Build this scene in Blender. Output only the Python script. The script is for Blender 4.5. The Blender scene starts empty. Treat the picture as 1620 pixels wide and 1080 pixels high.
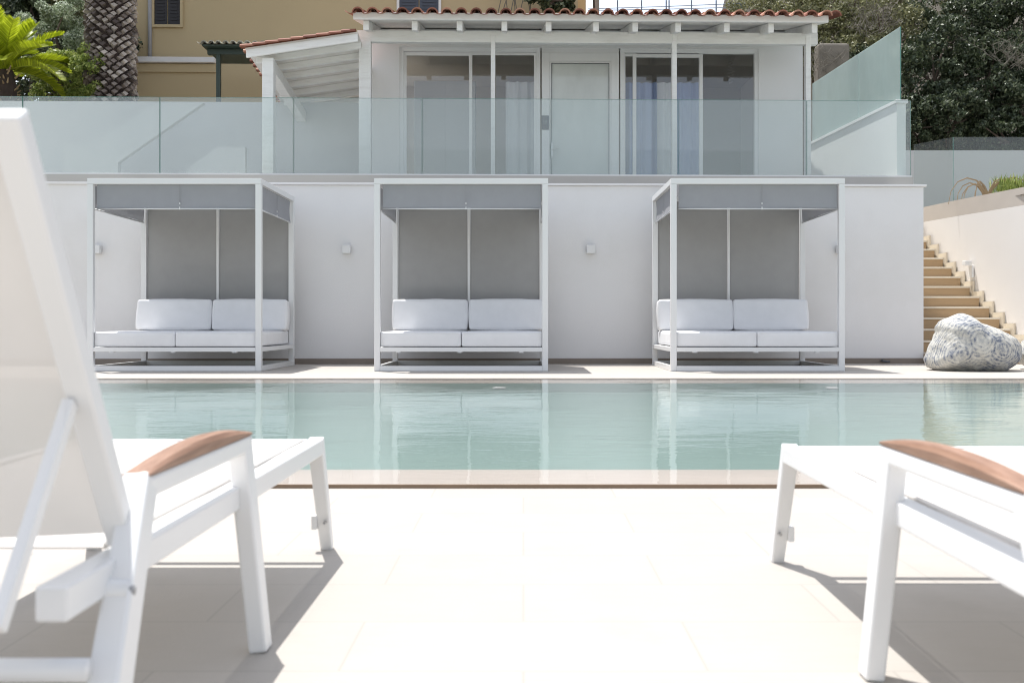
import bpy, bmesh, math, random
from mathutils import Vector, Matrix, noise as mn
import numpy as np

# ------------------------------------------------------------------ camera, sky, sun, exposure
S = bpy.context.scene
COL = S.collection
CAM_H = 0.595
cam = bpy.data.cameras.new("camera")
cam_o = bpy.data.objects.new("camera", cam)
COL.objects.link(cam_o)
cam_o.location = (0, 0, CAM_H)
cam_o.rotation_euler = (math.radians(90), 0, 0)
cam.sensor_width = 36
cam.lens = 36
cam.shift_x = -0.0111
cam.shift_y = -0.0173
cam.clip_start = 0.05
cam.clip_end = 2000
cam.dof.use_dof = True
cam.dof.focus_distance = 12.5
cam.dof.aperture_fstop = 6.3
S.camera = cam_o

SUN = Vector((-0.51, 0.63, 2.395)).normalized()
world = bpy.data.worlds.new("World")
S.world = world
world.use_nodes = True
wn = world.node_tree
for n in list(wn.nodes):
    wn.nodes.remove(n)
wo = wn.nodes.new("ShaderNodeOutputWorld")
wb = wn.nodes.new("ShaderNodeBackground")
sky = wn.nodes.new("ShaderNodeTexSky")
sky.sky_type = 'NISHITA'
sky.sun_disc = False
sky.sun_elevation = math.asin(SUN.z)
sky.sun_rotation = math.atan2(SUN.x, SUN.y)
sky.air_density = 1.0
sky.dust_density = 1.5
sky.ozone_density = 1.0
wb.inputs[1].default_value = 0.15
hsv = wn.nodes.new("ShaderNodeHueSaturation")      # camera white balance is warm: the sky reads nearly neutral
hsv.inputs['Saturation'].default_value = 0.42
wn.links.new(sky.outputs[0], hsv.inputs['Color'])
wn.links.new(hsv.outputs[0], wb.inputs[0])
wn.links.new(wb.outputs[0], wo.inputs[0])

sl = bpy.data.lights.new("sun", 'SUN')
sl.energy = 3.6
sl.angle = math.radians(0.5)
sl.color = (1.0, 0.975, 0.94)
so = bpy.data.objects.new("sun", sl)
COL.objects.link(so)
so.rotation_euler = SUN.to_track_quat('Z', 'Y').to_euler()
so.location = (-10, 10, 30)

S.view_settings.view_transform = 'Standard'
S.view_settings.look = 'None'
S.view_settings.exposure = 0.77
S.view_settings.gamma = 1.0
S.render.engine = 'CYCLES'
S.cycles.use_denoising = True
S.cycles.filter_width = 1.05
S.cycles.max_bounces = 10
S.cycles.transparent_max_bounces = 24
S.cycles.caustics_reflective = False
S.cycles.caustics_refractive = False
S.cycles.sample_clamp_indirect = 6.0

rnd = random.Random(7)
NPR = np.random.RandomState(11)

# ------------------------------------------------------------------ materials
def new_mat(name):
    m = bpy.data.materials.new(name)
    m.use_nodes = True
    nt = m.node_tree
    for n in list(nt.nodes):
        nt.nodes.remove(n)
    out = nt.nodes.new("ShaderNodeOutputMaterial")
    return m, nt, out

def N(nt, typ, **kw):
    n = nt.nodes.new(typ)
    for k, v in kw.items():
        if k in n.inputs.keys():
            n.inputs[k].default_value = v
        else:
            setattr(n, k, v)
    return n

def L(nt, a, b):
    nt.links.new(a, b)

def c4(c):
    return (c[0], c[1], c[2], 1.0)

def mixc(nt, fac, a, b, blend='MIX'):
    n = nt.nodes.new("ShaderNodeMix")
    n.data_type = 'RGBA'
    n.blend_type = blend
    for s, v in ((n.inputs[0], fac), (n.inputs[6], a), (n.inputs[7], b)):
        if hasattr(v, 'is_linked') or hasattr(v, 'node'):
            nt.links.new(v, s)
        elif isinstance(v, tuple):
            s.default_value = c4(v)
        else:
            s.default_value = v
    return n.outputs[2]

def ramp(nt, src, stops):
    r = nt.nodes.new("ShaderNodeValToRGB")
    el = r.color_ramp.elements
    while len(el) < len(stops):
        el.new(0.5)
    for e, (p, c) in zip(el, stops):
        e.position = p
        e.color = c4(c) if isinstance(c, tuple) else (c, c, c, 1)
    nt.links.new(src, r.inputs[0])
    return r.outputs[0]

def coords(nt, scale=(1, 1, 1), kind='Object'):
    tc = nt.nodes.new("ShaderNodeTexCoord")
    mp = nt.nodes.new("ShaderNodeMapping")
    mp.inputs['Scale'].default_value = scale
    nt.links.new(tc.outputs[kind], mp.inputs[0])
    return mp.outputs[0]

def noise(nt, vec, scale, detail=4, rough=0.55):
    n = nt.nodes.new("ShaderNodeTexNoise")
    n.inputs['Scale'].default_value = scale
    n.inputs['Detail'].default_value = detail
    n.inputs['Roughness'].default_value = rough
    nt.links.new(vec, n.inputs['Vector'])
    return n.outputs['Fac']

def bump(nt, h, strength, dist=0.01):
    b = nt.nodes.new("ShaderNodeBump")
    b.inputs['Strength'].default_value = strength
    b.inputs['Distance'].default_value = dist
    nt.links.new(h, b.inputs['Height'])
    return b.outputs[0]

def plain(name, col, rough=0.6, var=0.08, scale=3.0, bump_s=0.0, bump_scale=60.0, metal=0.0, stain=None, stain_amt=0.3, vscale=(1, 1, 1), spec=0.5):
    m, nt, out = new_mat(name)
    p = N(nt, "ShaderNodeBsdfPrincipled")
    v = coords(nt, vscale)
    f = noise(nt, v, scale, 5)
    dark = tuple(x * (1 - var) for x in col)
    lite = tuple(min(1, x * (1 + var)) for x in col)
    c = mixc(nt, f, dark, lite)
    if stain:
        f2 = noise(nt, v, scale * 0.45, 6, 0.65)
        c = mixc(nt, ramp(nt, f2, [(0.5, 0.0), (0.75, stain_amt)]), c, stain)
    L(nt, c, p.inputs['Base Color'])
    p.inputs['Roughness'].default_value = rough
    p.inputs['Metallic'].default_value = metal
    p.inputs['Specular IOR Level'].default_value = spec
    if bump_s:
        L(nt, bump(nt, noise(nt, v, bump_scale, 4), bump_s), p.inputs['Normal'])
    L(nt, p.outputs[0], out.inputs[0])
    return m

def island(name, stops, rough=0.7, trans=0.0, bump_s=0.0):
    """colour picked per mesh island (leaf, tile, scale)"""
    m, nt, out = new_mat(name)
    p = N(nt, "ShaderNodeBsdfPrincipled")
    g = N(nt, "ShaderNodeNewGeometry")
    c = ramp(nt, g.outputs['Random Per Island'], stops)
    v = coords(nt)
    c = mixc(nt, noise(nt, v, 9.0, 3), c, (0, 0, 0)) if False else mixc(nt, ramp(nt, noise(nt, v, 1.3, 3), [(0.35, 0.0), (0.7, 0.35)]), c, tuple(x * 0.6 for x in stops[0][1]))
    L(nt, c, p.inputs['Base Color'])
    p.inputs['Roughness'].default_value = rough
    if bump_s:
        L(nt, bump(nt, noise(nt, v, 40, 4), bump_s), p.inputs['Normal'])
    if trans:
        t = N(nt, "ShaderNodeBsdfTranslucent")
        L(nt, c, t.inputs[0])
        mx = N(nt, "ShaderNodeMixShader")
        mx.inputs[0].default_value = trans
        L(nt, p.outputs[0], mx.inputs[1]); L(nt, t.outputs[0], mx.inputs[2])
        L(nt, mx.outputs[0], out.inputs[0])
    else:
        L(nt, p.outputs[0], out.inputs[0])
    return m

def tiles(name, col, tile=(0.65, 0.30), joint=0.004, rough=0.55, jdark=0.62, var=0.07):
    m, nt, out = new_mat(name)
    p = N(nt, "ShaderNodeBsdfPrincipled")
    v = coords(nt)
    b = N(nt, "ShaderNodeTexBrick")
    b.offset = 0.5
    b.inputs['Scale'].default_value = 1.0
    b.inputs['Brick Width'].default_value = tile[0]
    b.inputs['Row Height'].default_value = tile[1]
    b.inputs['Mortar Size'].default_value = joint
    b.inputs['Mortar Smooth'].default_value = 0.3
    b.inputs['Color1'].default_value = c4(tuple(x * (1 - var) for x in col))
    b.inputs['Color2'].default_value = c4(tuple(min(1, x * (1 + var)) for x in col))
    b.inputs['Mortar'].default_value = c4(tuple(x * jdark for x in col))
    L(nt, v, b.inputs['Vector'])
    f = noise(nt, v, 5.0, 6, 0.6)
    c = mixc(nt, ramp(nt, f, [(0.4, 0.0), (0.8, 0.25)]), b.outputs['Color'], tuple(x * 0.8 for x in col))
    f3 = noise(nt, coords(nt, (2, 14, 2)), 6.0, 5, 0.6)
    c = mixc(nt, ramp(nt, f3, [(0.45, 0.0), (0.75, 0.22)]), c, tuple(x * y for x, y in zip(col, (0.9, 0.86, 0.8))))
    f4 = noise(nt, v, 1.4, 6, 0.7)
    c = mixc(nt, ramp(nt, f4, [(0.56, 0.0), (0.72, 0.3)]), c, tuple(x * y for x, y in zip(col, (0.72, 0.7, 0.68))))
    L(nt, c, p.inputs['Base Color'])
    p.inputs['Roughness'].default_value = rough
    L(nt, bump(nt, noise(nt, v, 120, 3), 0.08), p.inputs['Normal'])
    L(nt, p.outputs[0], out.inputs[0])
    return m

def glass(name, tint, haze=0.1, haze_col=(0.75, 0.82, 0.8), rough=0.0, refl=1.0, ior=1.5, back=0.5):
    m, nt, out = new_mat(name)
    tr = N(nt, "ShaderNodeBsdfTransparent"); tr.inputs[0].default_value = c4(tint)
    gl = N(nt, "ShaderNodeBsdfGlossy"); gl.inputs['Roughness'].default_value = rough
    gl.inputs[0].default_value = (refl, refl, refl, 1)
    d1 = N(nt, "ShaderNodeBsdfDiffuse"); d1.inputs[0].default_value = c4(haze_col)
    d2 = N(nt, "ShaderNodeBsdfTranslucent"); d2.inputs[0].default_value = c4(haze_col)
    df = N(nt, "ShaderNodeMixShader"); df.inputs[0].default_value = back
    L(nt, d1.outputs[0], df.inputs[1]); L(nt, d2.outputs[0], df.inputs[2])
    m1 = N(nt, "ShaderNodeMixShader")
    f = noise(nt, coords(nt, (1, 1, 0.4)), 1.6, 5, 0.6)
    fr = N(nt, "ShaderNodeMapRange")
    fr.inputs[3].default_value = haze * 0.75; fr.inputs[4].default_value = haze * 1.25
    L(nt, f, fr.inputs[0]); L(nt, fr.outputs[0], m1.inputs[0])
    L(nt, tr.outputs[0], m1.inputs[1]); L(nt, df.outputs[0], m1.inputs[2])
    fre = N(nt, "ShaderNodeFresnel"); fre.inputs[0].default_value = ior
    m2 = N(nt, "ShaderNodeMixShader")
    geo = N(nt, "ShaderNodeNewGeometry")          # only the outer faces of the pane mirror (no false total reflection inside it)
    inv = N(nt, "ShaderNodeMath", operation='SUBTRACT'); inv.inputs[0].default_value = 1.0
    L(nt, geo.outputs['Backfacing'], inv.inputs[1])
    mul = N(nt, "ShaderNodeMath", operation='MULTIPLY')
    L(nt, fre.outputs[0], mul.inputs[0]); L(nt, inv.outputs[0], mul.inputs[1])
    L(nt, mul.outputs[0], m2.inputs[0]); L(nt, m1.outputs[0], m2.inputs[1]); L(nt, gl.outputs[0], m2.inputs[2])
    L(nt, m2.outputs[0], out.inputs[0])
    return m

def fabric(name, col, trans=0.15, open_=0.0, weave=900.0, bump_s=0.1):
    m, nt, out = new_mat(name)
    v = coords(nt)
    d = N(nt, "ShaderNodeBsdfPrincipled")
    f = noise(nt, v, 6, 5)
    c = mixc(nt, f, tuple(x * 0.93 for x in col), tuple(min(1, x * 1.06) for x in col))
    L(nt, c, d.inputs['Base Color'])
    d.inputs['Roughness'].default_value = 0.85
    d.inputs['Specular IOR Level'].default_value = 0.2
    w = noise(nt, v, weave, 2)
    L(nt, bump(nt, w, bump_s, 0.002), d.inputs['Normal'])
    t = N(nt, "ShaderNodeBsdfTranslucent"); L(nt, c, t.inputs[0])
    mx = N(nt, "ShaderNodeMixShader"); mx.inputs[0].default_value = trans
    L(nt, d.outputs[0], mx.inputs[1]); L(nt, t.outputs[0], mx.inputs[2])
    last = mx.outputs[0]
    if open_:
        tp = N(nt, "ShaderNodeBsdfTransparent")
        m2 = N(nt, "ShaderNodeMixShader"); m2.inputs[0].default_value = open_
        L(nt, last, m2.inputs[1]); L(nt, tp.outputs[0], m2.inputs[2])
        last = m2.outputs[0]
    L(nt, last, out.inputs[0])
    return m

M = {}
M['deck'] = tiles('deck_tile', (0.405, 0.378, 0.343), joint=0.003, jdark=0.84, var=0.025)
M['far_deck'] = tiles('far_deck_tile', (0.45, 0.415, 0.375), joint=0.003, jdark=0.8, var=0.03)
M['ledge'] = plain('ledge_stone', (0.55, 0.47, 0.43), 0.5, 0.06, 2.5)
M['brown_tile'] = plain('brown_tile', (0.2, 0.135, 0.085), 0.5, 0.2, 8)
M['skirt'] = plain('skirting_stone', (0.24, 0.2, 0.165), 0.6, 0.15, 4)
M['pool'] = plain('pool_plaster', (0.195, 0.285, 0.265), 0.6, 0.08, 1.2)
M['wall'] = plain('white_plaster', (0.79, 0.78, 0.775), 0.8, 0.03, 0.9, 0.2, 90, stain=(0.68, 0.66, 0.63), stain_amt=0.5)
M['wall_warm'] = plain('warm_white_plaster', (0.74, 0.71, 0.68), 0.8, 0.03, 0.9, 0.12, 120, stain=(0.66, 0.62, 0.57), stain_amt=0.35)
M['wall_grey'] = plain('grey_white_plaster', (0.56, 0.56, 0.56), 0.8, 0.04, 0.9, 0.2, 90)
M['coping'] = plain('coping_stone', (0.5, 0.45, 0.4), 0.7, 0.08, 3)  # darker beige carrying the shade of the stair wall's upper band
M['upstand'] = plain('slab_edge_stone', (0.44, 0.42, 0.39), 0.7, 0.06, 2)
M['white_metal'] = plain('white_metal', (0.75, 0.75, 0.745), 0.32, 0.015, 4, 0.02, 300)
M['alu'] = plain('aluminium', (0.62, 0.63, 0.64), 0.35, 0.05, 10, metal=0.6)
M['white_wood'] = plain('white_painted_wood', (0.82, 0.81, 0.79), 0.55, 0.06, 5, 0.12, 30, stain=(0.5, 0.46, 0.41), stain_amt=0.3, vscale=(1, 6, 6))
M['soffit'] = plain('white_soffit_boards', (0.72, 0.69, 0.65), 0.6, 0.08, 4, 0.1, 30)
M['grey_fabric'] = fabric('grey_awning_fabric', (0.36, 0.365, 0.385), 0.16)
M['grey_fabric_back'] = fabric('grey_curtain_fabric', (0.345, 0.342, 0.338), 0.1)
M['cushion'] = fabric('white_cushion_fabric', (0.78, 0.78, 0.79), 0.0, 0.0, 700, 0.12)
M['sling'] = fabric('white_sling_mesh', (0.72, 0.695, 0.665), 0.035, 0.07, 1400, 0.25)
M['tan'] = plain('tan_render', (0.47, 0.375, 0.225), 0.85, 0.06, 0.4, 0.1, 60, stain=(0.4, 0.31, 0.19), stain_amt=0.4)
M['tan_warm'] = plain('ochre_render', (0.62, 0.42, 0.2), 0.85, 0.06, 0.6)
M['pale_band'] = plain('pale_band_paint', (0.7, 0.69, 0.68), 0.7, 0.05, 2)
M['green_wood'] = plain('dark_green_wood', (0.03, 0.05, 0.04), 0.5, 0.2, 6)
M['shutter_dark'] = plain('dark_shutter', (0.014, 0.012, 0.015), 0.5, 0.2, 6)
M['shutter_blue'] = plain('slate_shutter', (0.05, 0.06, 0.085), 0.5, 0.2, 6)
M['terracotta'] = island('terracotta_tile', [(0.0, (0.2, 0.075, 0.05)), (0.4, (0.31, 0.12, 0.075)), (0.75, (0.4, 0.18, 0.115)), (1.0, (0.5, 0.28, 0.19))], 0.75, bump_s=0.2)
M['old_tile'] = island('weathered_tile', [(0.0, (0.25, 0.24, 0.2)), (0.5, (0.45, 0.44, 0.36)), (1.0, (0.6, 0.6, 0.5))], 0.8)
M['frame_white'] = plain('window_frame_white', (0.84, 0.84, 0.84), 0.35, 0.02, 3)
M['glass_rail'] = glass('balustrade_glass', (0.9, 0.93, 0.925), 0.13, (0.72, 0.79, 0.775), ior=1.6, back=0.2)
M['glass_side'] = glass('side_glass', (0.84, 0.91, 0.895), 0.42, (0.62, 0.73, 0.705))
M['glass_clear'] = glass('clear_fence_glass', (0.93, 0.96, 0.95), 0.04, (0.7, 0.75, 0.74))
M['glass_edge'] = plain('glass_edge', (0.1, 0.24, 0.2), 0.2, 0.1, 5)
M['pane'] = glass('window_pane', (0.92, 0.92, 0.92), 0.02, (0.5, 0.5, 0.5), ior=1.95)
M['door_pane'] = glass('frosted_door_pane', (0.5, 0.55, 0.54), 0.85, (0.87, 0.9, 0.875), back=0.1)
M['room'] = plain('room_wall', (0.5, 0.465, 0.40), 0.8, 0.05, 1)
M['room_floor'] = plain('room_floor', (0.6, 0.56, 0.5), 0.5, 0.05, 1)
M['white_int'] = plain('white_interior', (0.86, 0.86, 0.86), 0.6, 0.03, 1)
M['blue_curtain'] = plain('blue_curtain', (0.32, 0.42, 0.68), 0.8, 0.1, 3, vscale=(8, 8, 0.3))
M['sheer'] = plain('sheer_curtain', (0.8, 0.82, 0.83), 0.8, 0.08, 3, vscale=(9, 9, 0.2))  # pale wavy sheets behind the panes
M['dark'] = plain('dark_grey', (0.09, 0.095, 0.11), 0.4, 0.1, 5)
M['grey_unit'] = plain('grey_plastic', (0.3, 0.3, 0.31), 0.5, 0.05, 5)
M['steel'] = plain('brushed_steel', (0.55, 0.55, 0.55), 0.3, 0.05, 20, metal=1.0)
M['step'] = plain('sandstone_step', (0.40, 0.28, 0.165), 0.7, 0.12, 3, 0.1, 60, vscale=(0.6, 4, 6))
M['nosing'] = plain('pale_step_nosing', (0.66, 0.6, 0.5), 0.6, 0.06, 6)
M['skirting'] = plain('cream_stair_skirting', (0.64, 0.57, 0.46), 0.65, 0.06, 4)
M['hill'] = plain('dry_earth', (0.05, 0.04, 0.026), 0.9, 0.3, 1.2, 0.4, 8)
M['earth'] = plain('ground_earth', (0.22, 0.19, 0.14), 0.9, 0.25, 0.4)
M['rubble'] = plain('rubble_wall', (0.2, 0.18, 0.15), 0.9, 0.35, 5, 0.5, 10)
M['bark'] = plain('bark', (0.12, 0.09, 0.07), 0.9, 0.3, 6, 0.5, 20)
M['twig'] = plain('dry_twig', (0.17, 0.155, 0.125), 0.9, 0.25, 6)
M['dry_leaf'] = plain('dry_leaf', (0.36, 0.26, 0.15), 0.8, 0.25, 6)
M['terrace'] = plain('terrace_floor', (0.64, 0.62, 0.59), 0.7, 0.06, 2)
M['path'] = plain('upper_path_gravel', (0.2, 0.18, 0.155), 0.9, 0.2, 6, 0.3, 40)
M['wire'] = plain('galvanised_wire', (0.2, 0.24, 0.32), 0.5, 0.1, 5)
LEAF = {
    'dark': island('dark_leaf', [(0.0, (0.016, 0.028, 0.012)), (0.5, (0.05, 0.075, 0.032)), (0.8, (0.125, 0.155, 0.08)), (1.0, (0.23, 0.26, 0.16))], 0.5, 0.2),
    'olive': island('olive_leaf', [(0.0, (0.08, 0.085, 0.035)), (0.5, (0.21, 0.215, 0.10)), (0.85, (0.33, 0.33, 0.16)), (1.0, (0.44, 0.42, 0.27))], 0.55, 0.25),
    'silver': island('silver_leaf', [(0.0, (0.14, 0.19, 0.10)), (0.5, (0.36, 0.43, 0.28)), (1.0, (0.74, 0.79, 0.66))], 0.35, 0.3),
    'fresh': island('fresh_leaf', [(0.0, (0.13, 0.19, 0.04)), (0.5, (0.32, 0.40, 0.09)), (1.0, (0.58, 0.62, 0.22))], 0.5, 0.4),
    'cycad': island('cycad_leaf', [(0.0, (0.22, 0.28, 0.012)), (0.5, (0.40, 0.47, 0.02)), (1.0, (0.6, 0.66, 0.05))], 0.4, 0.45),
    'palm': island('palm_leaf', [(0.0, (0.05, 0.08, 0.03)), (1.0, (0.12, 0.17, 0.06))], 0.5, 0.2),
}
M['palm_scale'] = island('palm_leaf_base', [(0.0, (0.07, 0.052, 0.045)), (0.4, (0.22, 0.18, 0.155)), (0.75, (0.42, 0.37, 0.32)), (1.0, (0.56, 0.5, 0.44))], 0.9, bump_s=0.5)
M['palm_core'] = plain('palm_core', (0.05, 0.035, 0.03), 0.95, 0.3, 8, 0.6, 20)

def teak():
    m, nt, out = new_mat('teak')
    p = N(nt, "ShaderNodeBsdfPrincipled")
    v = coords(nt, (30, 1.6, 30))
    f = noise(nt, v, 4, 6, 0.6)
    c = ramp(nt, f, [(0.3, (0.19, 0.10, 0.06)), (0.55, (0.29, 0.165, 0.107)), (0.8, (0.385, 0.24, 0.168))])
    L(nt, c, p.inputs['Base Color']); p.inputs['Roughness'].default_value = 0.5
    L(nt, bump(nt, f, 0.1), p.inputs['Normal'])
    L(nt, p.outputs[0], out.inputs[0]); return m
M['teak'] = teak()

def water():
    m, nt, out = new_mat('pool_water')
    v = coords(nt, (1.0, 2.2, 1))
    n1 = noise(nt, v, 2.2, 3, 0.5)
    n2 = noise(nt, v, 9.0, 3, 0.5)
    msk = ramp(nt, noise(nt, coords(nt, (1, 1, 1)), 0.55, 2), [(0.4, 0.25), (0.62, 1.0)])
    ad = N(nt, "ShaderNodeMath", operation='MULTIPLY_ADD'); ad.inputs[1].default_value = 0.30
    L(nt, n2, ad.inputs[0]); L(nt, n1, ad.inputs[2])
    mu = N(nt, "ShaderNodeMath", operation='MULTIPLY')
    L(nt, ad.outputs[0], mu.inputs[0]); L(nt, msk, mu.inputs[1])
    nb = bump(nt, mu.outputs[0], 0.26, 0.02)
    gl = N(nt, "ShaderNodeBsdfGlossy"); gl.inputs['Roughness'].default_value = 0.02
    gl.inputs[0].default_value = (0.93, 0.96, 0.96, 1)
    L(nt, nb, gl.inputs['Normal'])
    tr = N(nt, "ShaderNodeBsdfTransparent"); tr.inputs[0].default_value = (0.965, 0.985, 0.98, 1)
    fr = N(nt, "ShaderNodeFresnel"); fr.inputs[0].default_value = 1.33
    L(nt, nb, fr.inputs['Normal'])
    mx = N(nt, "ShaderNodeMixShader")
    L(nt, fr.outputs[0], mx.inputs[0]); L(nt, tr.outputs[0], mx.inputs[1]); L(nt, gl.outputs[0], mx.inputs[2])
    L(nt, mx.outputs[0], out.inputs[0])
    return m
M['water'] = water()

def boulder_mat():
    m, nt, out = new_mat('mottled_boulder')
    p = N(nt, "ShaderNodeBsdfPrincipled")
    v = coords(nt)
    # concentric weathering rings round a few centres
    rings = None
    for (x, y, z) in ((-0.10, -0.5, 0.40), (0.20, -0.5, 0.28), (-0.38, -0.5, 0.22)):
        vm = N(nt, "ShaderNodeVectorMath", operation='DISTANCE'); vm.inputs[1].default_value = (x, y, z)
        L(nt, v, vm.inputs[0])
        if rings is None:
            rings = vm.outputs['Value']
        else:
            mn = N(nt, "ShaderNodeMath", operation='MINIMUM'); L(nt, rings, mn.inputs[0]); L(nt, vm.outputs['Value'], mn.inputs[1]); rings = mn.outputs[0]
    wob = noise(nt, v, 6, 3)
    ad = N(nt, "ShaderNodeMath", operation='MULTIPLY_ADD'); ad.inputs[1].default_value = 0.05
    L(nt, wob, ad.inputs[0]); L(nt, rings, ad.inputs[2])
    ml = N(nt, "ShaderNodeMath", operation='MULTIPLY'); ml.inputs[1].default_value = 150.0
    L(nt, ad.outputs[0], ml.inputs[0])
    sn = N(nt, "ShaderNodeMath", operation='SINE'); L(nt, ml.outputs[0], sn.inputs[0])
    f1 = noise(nt, v, 17, 8, 0.78)
    sm = N(nt, "ShaderNodeMath", operation='MULTIPLY_ADD'); sm.inputs[1].default_value = 0.05
    L(nt, sn.outputs[0], sm.inputs[0]); L(nt, f1, sm.inputs[2])
    big = noise(nt, v, 3.2, 4, 0.6)
    s2 = N(nt, "ShaderNodeMath", operation='MULTIPLY_ADD'); s2.inputs[1].default_value = 0.55
    L(nt, big, s2.inputs[0]); L(nt, sm.outputs[0], s2.inputs[2])
    c = ramp(nt, s2.outputs[0], [(0.64, (0.62, 0.60, 0.54)), (0.78, (0.46, 0.455, 0.425)), (0.88, (0.23, 0.25, 0.29)), (0.98, (0.075, 0.09, 0.135))])
    L(nt, c, p.inputs['Base Color']); p.inputs['Roughness'].default_value = 0.8
    L(nt, bump(nt, s2.outputs[0], 0.7, 0.02), p.inputs['Normal'])
    L(nt, p.outputs[0], out.inputs[0])
    return m
M['boulder'] = boulder_mat()

# ------------------------------------------------------------------ mesh helpers
class MB:
    def __init__(s):
        s.v = []; s.f = []; s.smooth = False
    def add(s, vs, fs):
        o = len(s.v)
        s.v += [tuple(x) for x in vs]
        s.f += [tuple(i + o for i in f) for f in fs]
        return s
    def box(s, x0, x1, y0, y1, z0, z1):
        return s.add([(x0, y0, z0), (x1, y0, z0), (x1, y1, z0), (x0, y1, z0), (x0, y0, z1), (x1, y0, z1), (x1, y1, z1), (x0, y1, z1)],
                     [(0, 3, 2, 1), (4, 5, 6, 7), (0, 1, 5, 4), (1, 2, 6, 5), (2, 3, 7, 6), (3, 0, 4, 7)])
    def bar(s, a, b, w, h, w2=None, h2=None, side=(1, 0, 0)):
        """rectangular bar from a to b; w along 'side', h across"""
        a, b = Vector(a), Vector(b)
        d = (b - a).normalized()
        sx = Vector(side)
        sx = (sx - d * sx.dot(d)).normalized()
        sy = d.cross(sx)
        w2 = w if w2 is None else w2; h2 = h if h2 is None else h2
        vs = []
        for p, ww, hh in ((a, w, h), (b, w2, h2)):
            for i, j in ((-1, -1), (1, -1), (1, 1), (-1, 1)):
                vs.append(p + sx * i * ww / 2 + sy * j * hh / 2)
        return s.add(vs, [(0, 3, 2, 1), (4, 5, 6, 7), (0, 1, 5, 4), (1, 2, 6, 5), (2, 3, 7, 6), (3, 0, 4, 7)])
    def tube(s, pts, r, n=8, caps=True):
        pts = [Vector(p) for p in pts]
        rs = r if isinstance(r, (list, tuple)) else [r] * len(pts)
        vs = []; fs = []
        up = Vector((0.13, 0.31, 0.94))
        for i, p in enumerate(pts):
            d = (pts[min(i + 1, len(pts) - 1)] - pts[max(i - 1, 0)])
            if d.length < 1e-9: d = Vector((0, 0, 1))
            d.normalize()
            a = d.cross(up)
            if a.length < 1e-3: a = d.cross(Vector((1, 0, 0)))
            a.normalize(); b = d.cross(a)
            for k in range(n):
                t = 2 * math.pi * k / n
                vs.append(p + (a * math.cos(t) + b * math.sin(t)) * rs[i])
        for i in range(len(pts) - 1):
            for k in range(n):
                k2 = (k + 1) % n
                fs.append((i * n + k, i * n + k2, (i + 1) * n + k2, (i + 1) * n + k))
        if caps:
            fs.append(tuple(range(n - 1, -1, -1)))
            o = (len(pts) - 1) * n
            fs.append(tuple(o + k for k in range(n)))
        return s.add(vs, fs)
    def cushion(s, c, h, r=0.03, bulge=0.012, n=10, rot=0.0):
        """rounded, slightly plump box: centre c, half sizes h, tilt 'rot' about x"""
        R = Matrix.Rotation(rot, 3, 'X')
        h = Vector(h)
        for ax in range(3):
            for sg in (-1, 1):
                vs = []; fs = []
                u, w = (ax + 1) % 3, (ax + 2) % 3
                for i in range(n + 1):
                    for j in range(n + 1):
                        # denser toward the edges
                        fu = math.sin((i / n - 0.5) * math.pi); fw = math.sin((j / n - 0.5) * math.pi)
                        q = [0, 0, 0]
                        q[ax] = sg * h[ax]; q[u] = fu * h[u]; q[w] = fw * h[w]
                        cl = [max(-(h[k] - r), min(h[k] - r, q[k])) for k in range(3)]
                        dv = Vector([q[k] - cl[k] for k in range(3)])
                        if dv.length > 1e-9: dv = dv.normalized() * r
                        p = Vector(cl) + dv
                        p[ax] += sg * bulge * (1 - fu * fu) * (1 - fw * fw)
                        q2 = p + Vector(c)
                        k_ = 0.006 * mn.noise(q2 * 3.1) + 0.0035 * mn.noise(Vector((q2.x * 11, q2.y * 7, q2.z * 4)))
                        p = p + p.normalized() * k_
                        p = R @ p
                        vs.append(Vector(c) + p)
                for i in range(n):
                    for j in range(n):
                        a = i * (n + 1) + j
                        q4 = (a, a + n + 1, a + n + 2, a + 1)
                        fs.append(q4 if sg > 0 else q4[::-1])
                s.add(vs, fs)
        s.smooth = True
        return s
    def mesh(s, name, base=(0, 0, 0), smooth=False, weld=False):
        bx, by, bz = base
        me = bpy.data.meshes.new(name)
        me.from_pydata([(x - bx, y - by, z - bz) for x, y, z in s.v], [], s.f)
        if weld:
            bm = bmesh.new(); bm.from_mesh(me)
            bmesh.ops.remove_doubles(bm, verts=bm.verts, dist=1e-5)
            bmesh.ops.recalc_face_normals(bm, faces=bm.faces)
            bm.to_mesh(me); bm.free()
        if smooth or s.smooth:
            for p in me.polygons: p.use_smooth = True
        me.update()
        return me

def tag(o, label=None, cat=None, group=None, kind=None):
    if label: o['label'] = label
    if cat: o['category'] = cat
    if group: o['group'] = group
    if kind: o['kind'] = kind
    return o

def obj(name, mb, mat, parent=None, base=(0, 0, 0), bevel=0.0, smooth=False, weld=False):
    me = mb.mesh(name, base, smooth, weld or mb.smooth)
    me.materials.append(mat)
    o = bpy.data.objects.new(name, me)
    COL.objects.link(o)
    if parent is not None:
        o.parent = parent
    if bevel:
        b = o.modifiers.new('bevel', 'BEVEL')
        b.width = bevel; b.segments = 2; b.limit_method = 'ANGLE'; b.angle_limit = math.radians(40)
        b.harden_normals = False
    return o

YAW = math.radians(1.3)       # the wall, terrace and house are turned a touch
TC, TS = math.cos(YAW), math.sin(YAW)
TO = (0.0, 15.0)              # origin of that frame: foot of the wall
def tw(u, v, z=0.0):
    return (TO[0] + u * TC - v * TS, TO[1] + u * TS + v * TC, z)

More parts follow.
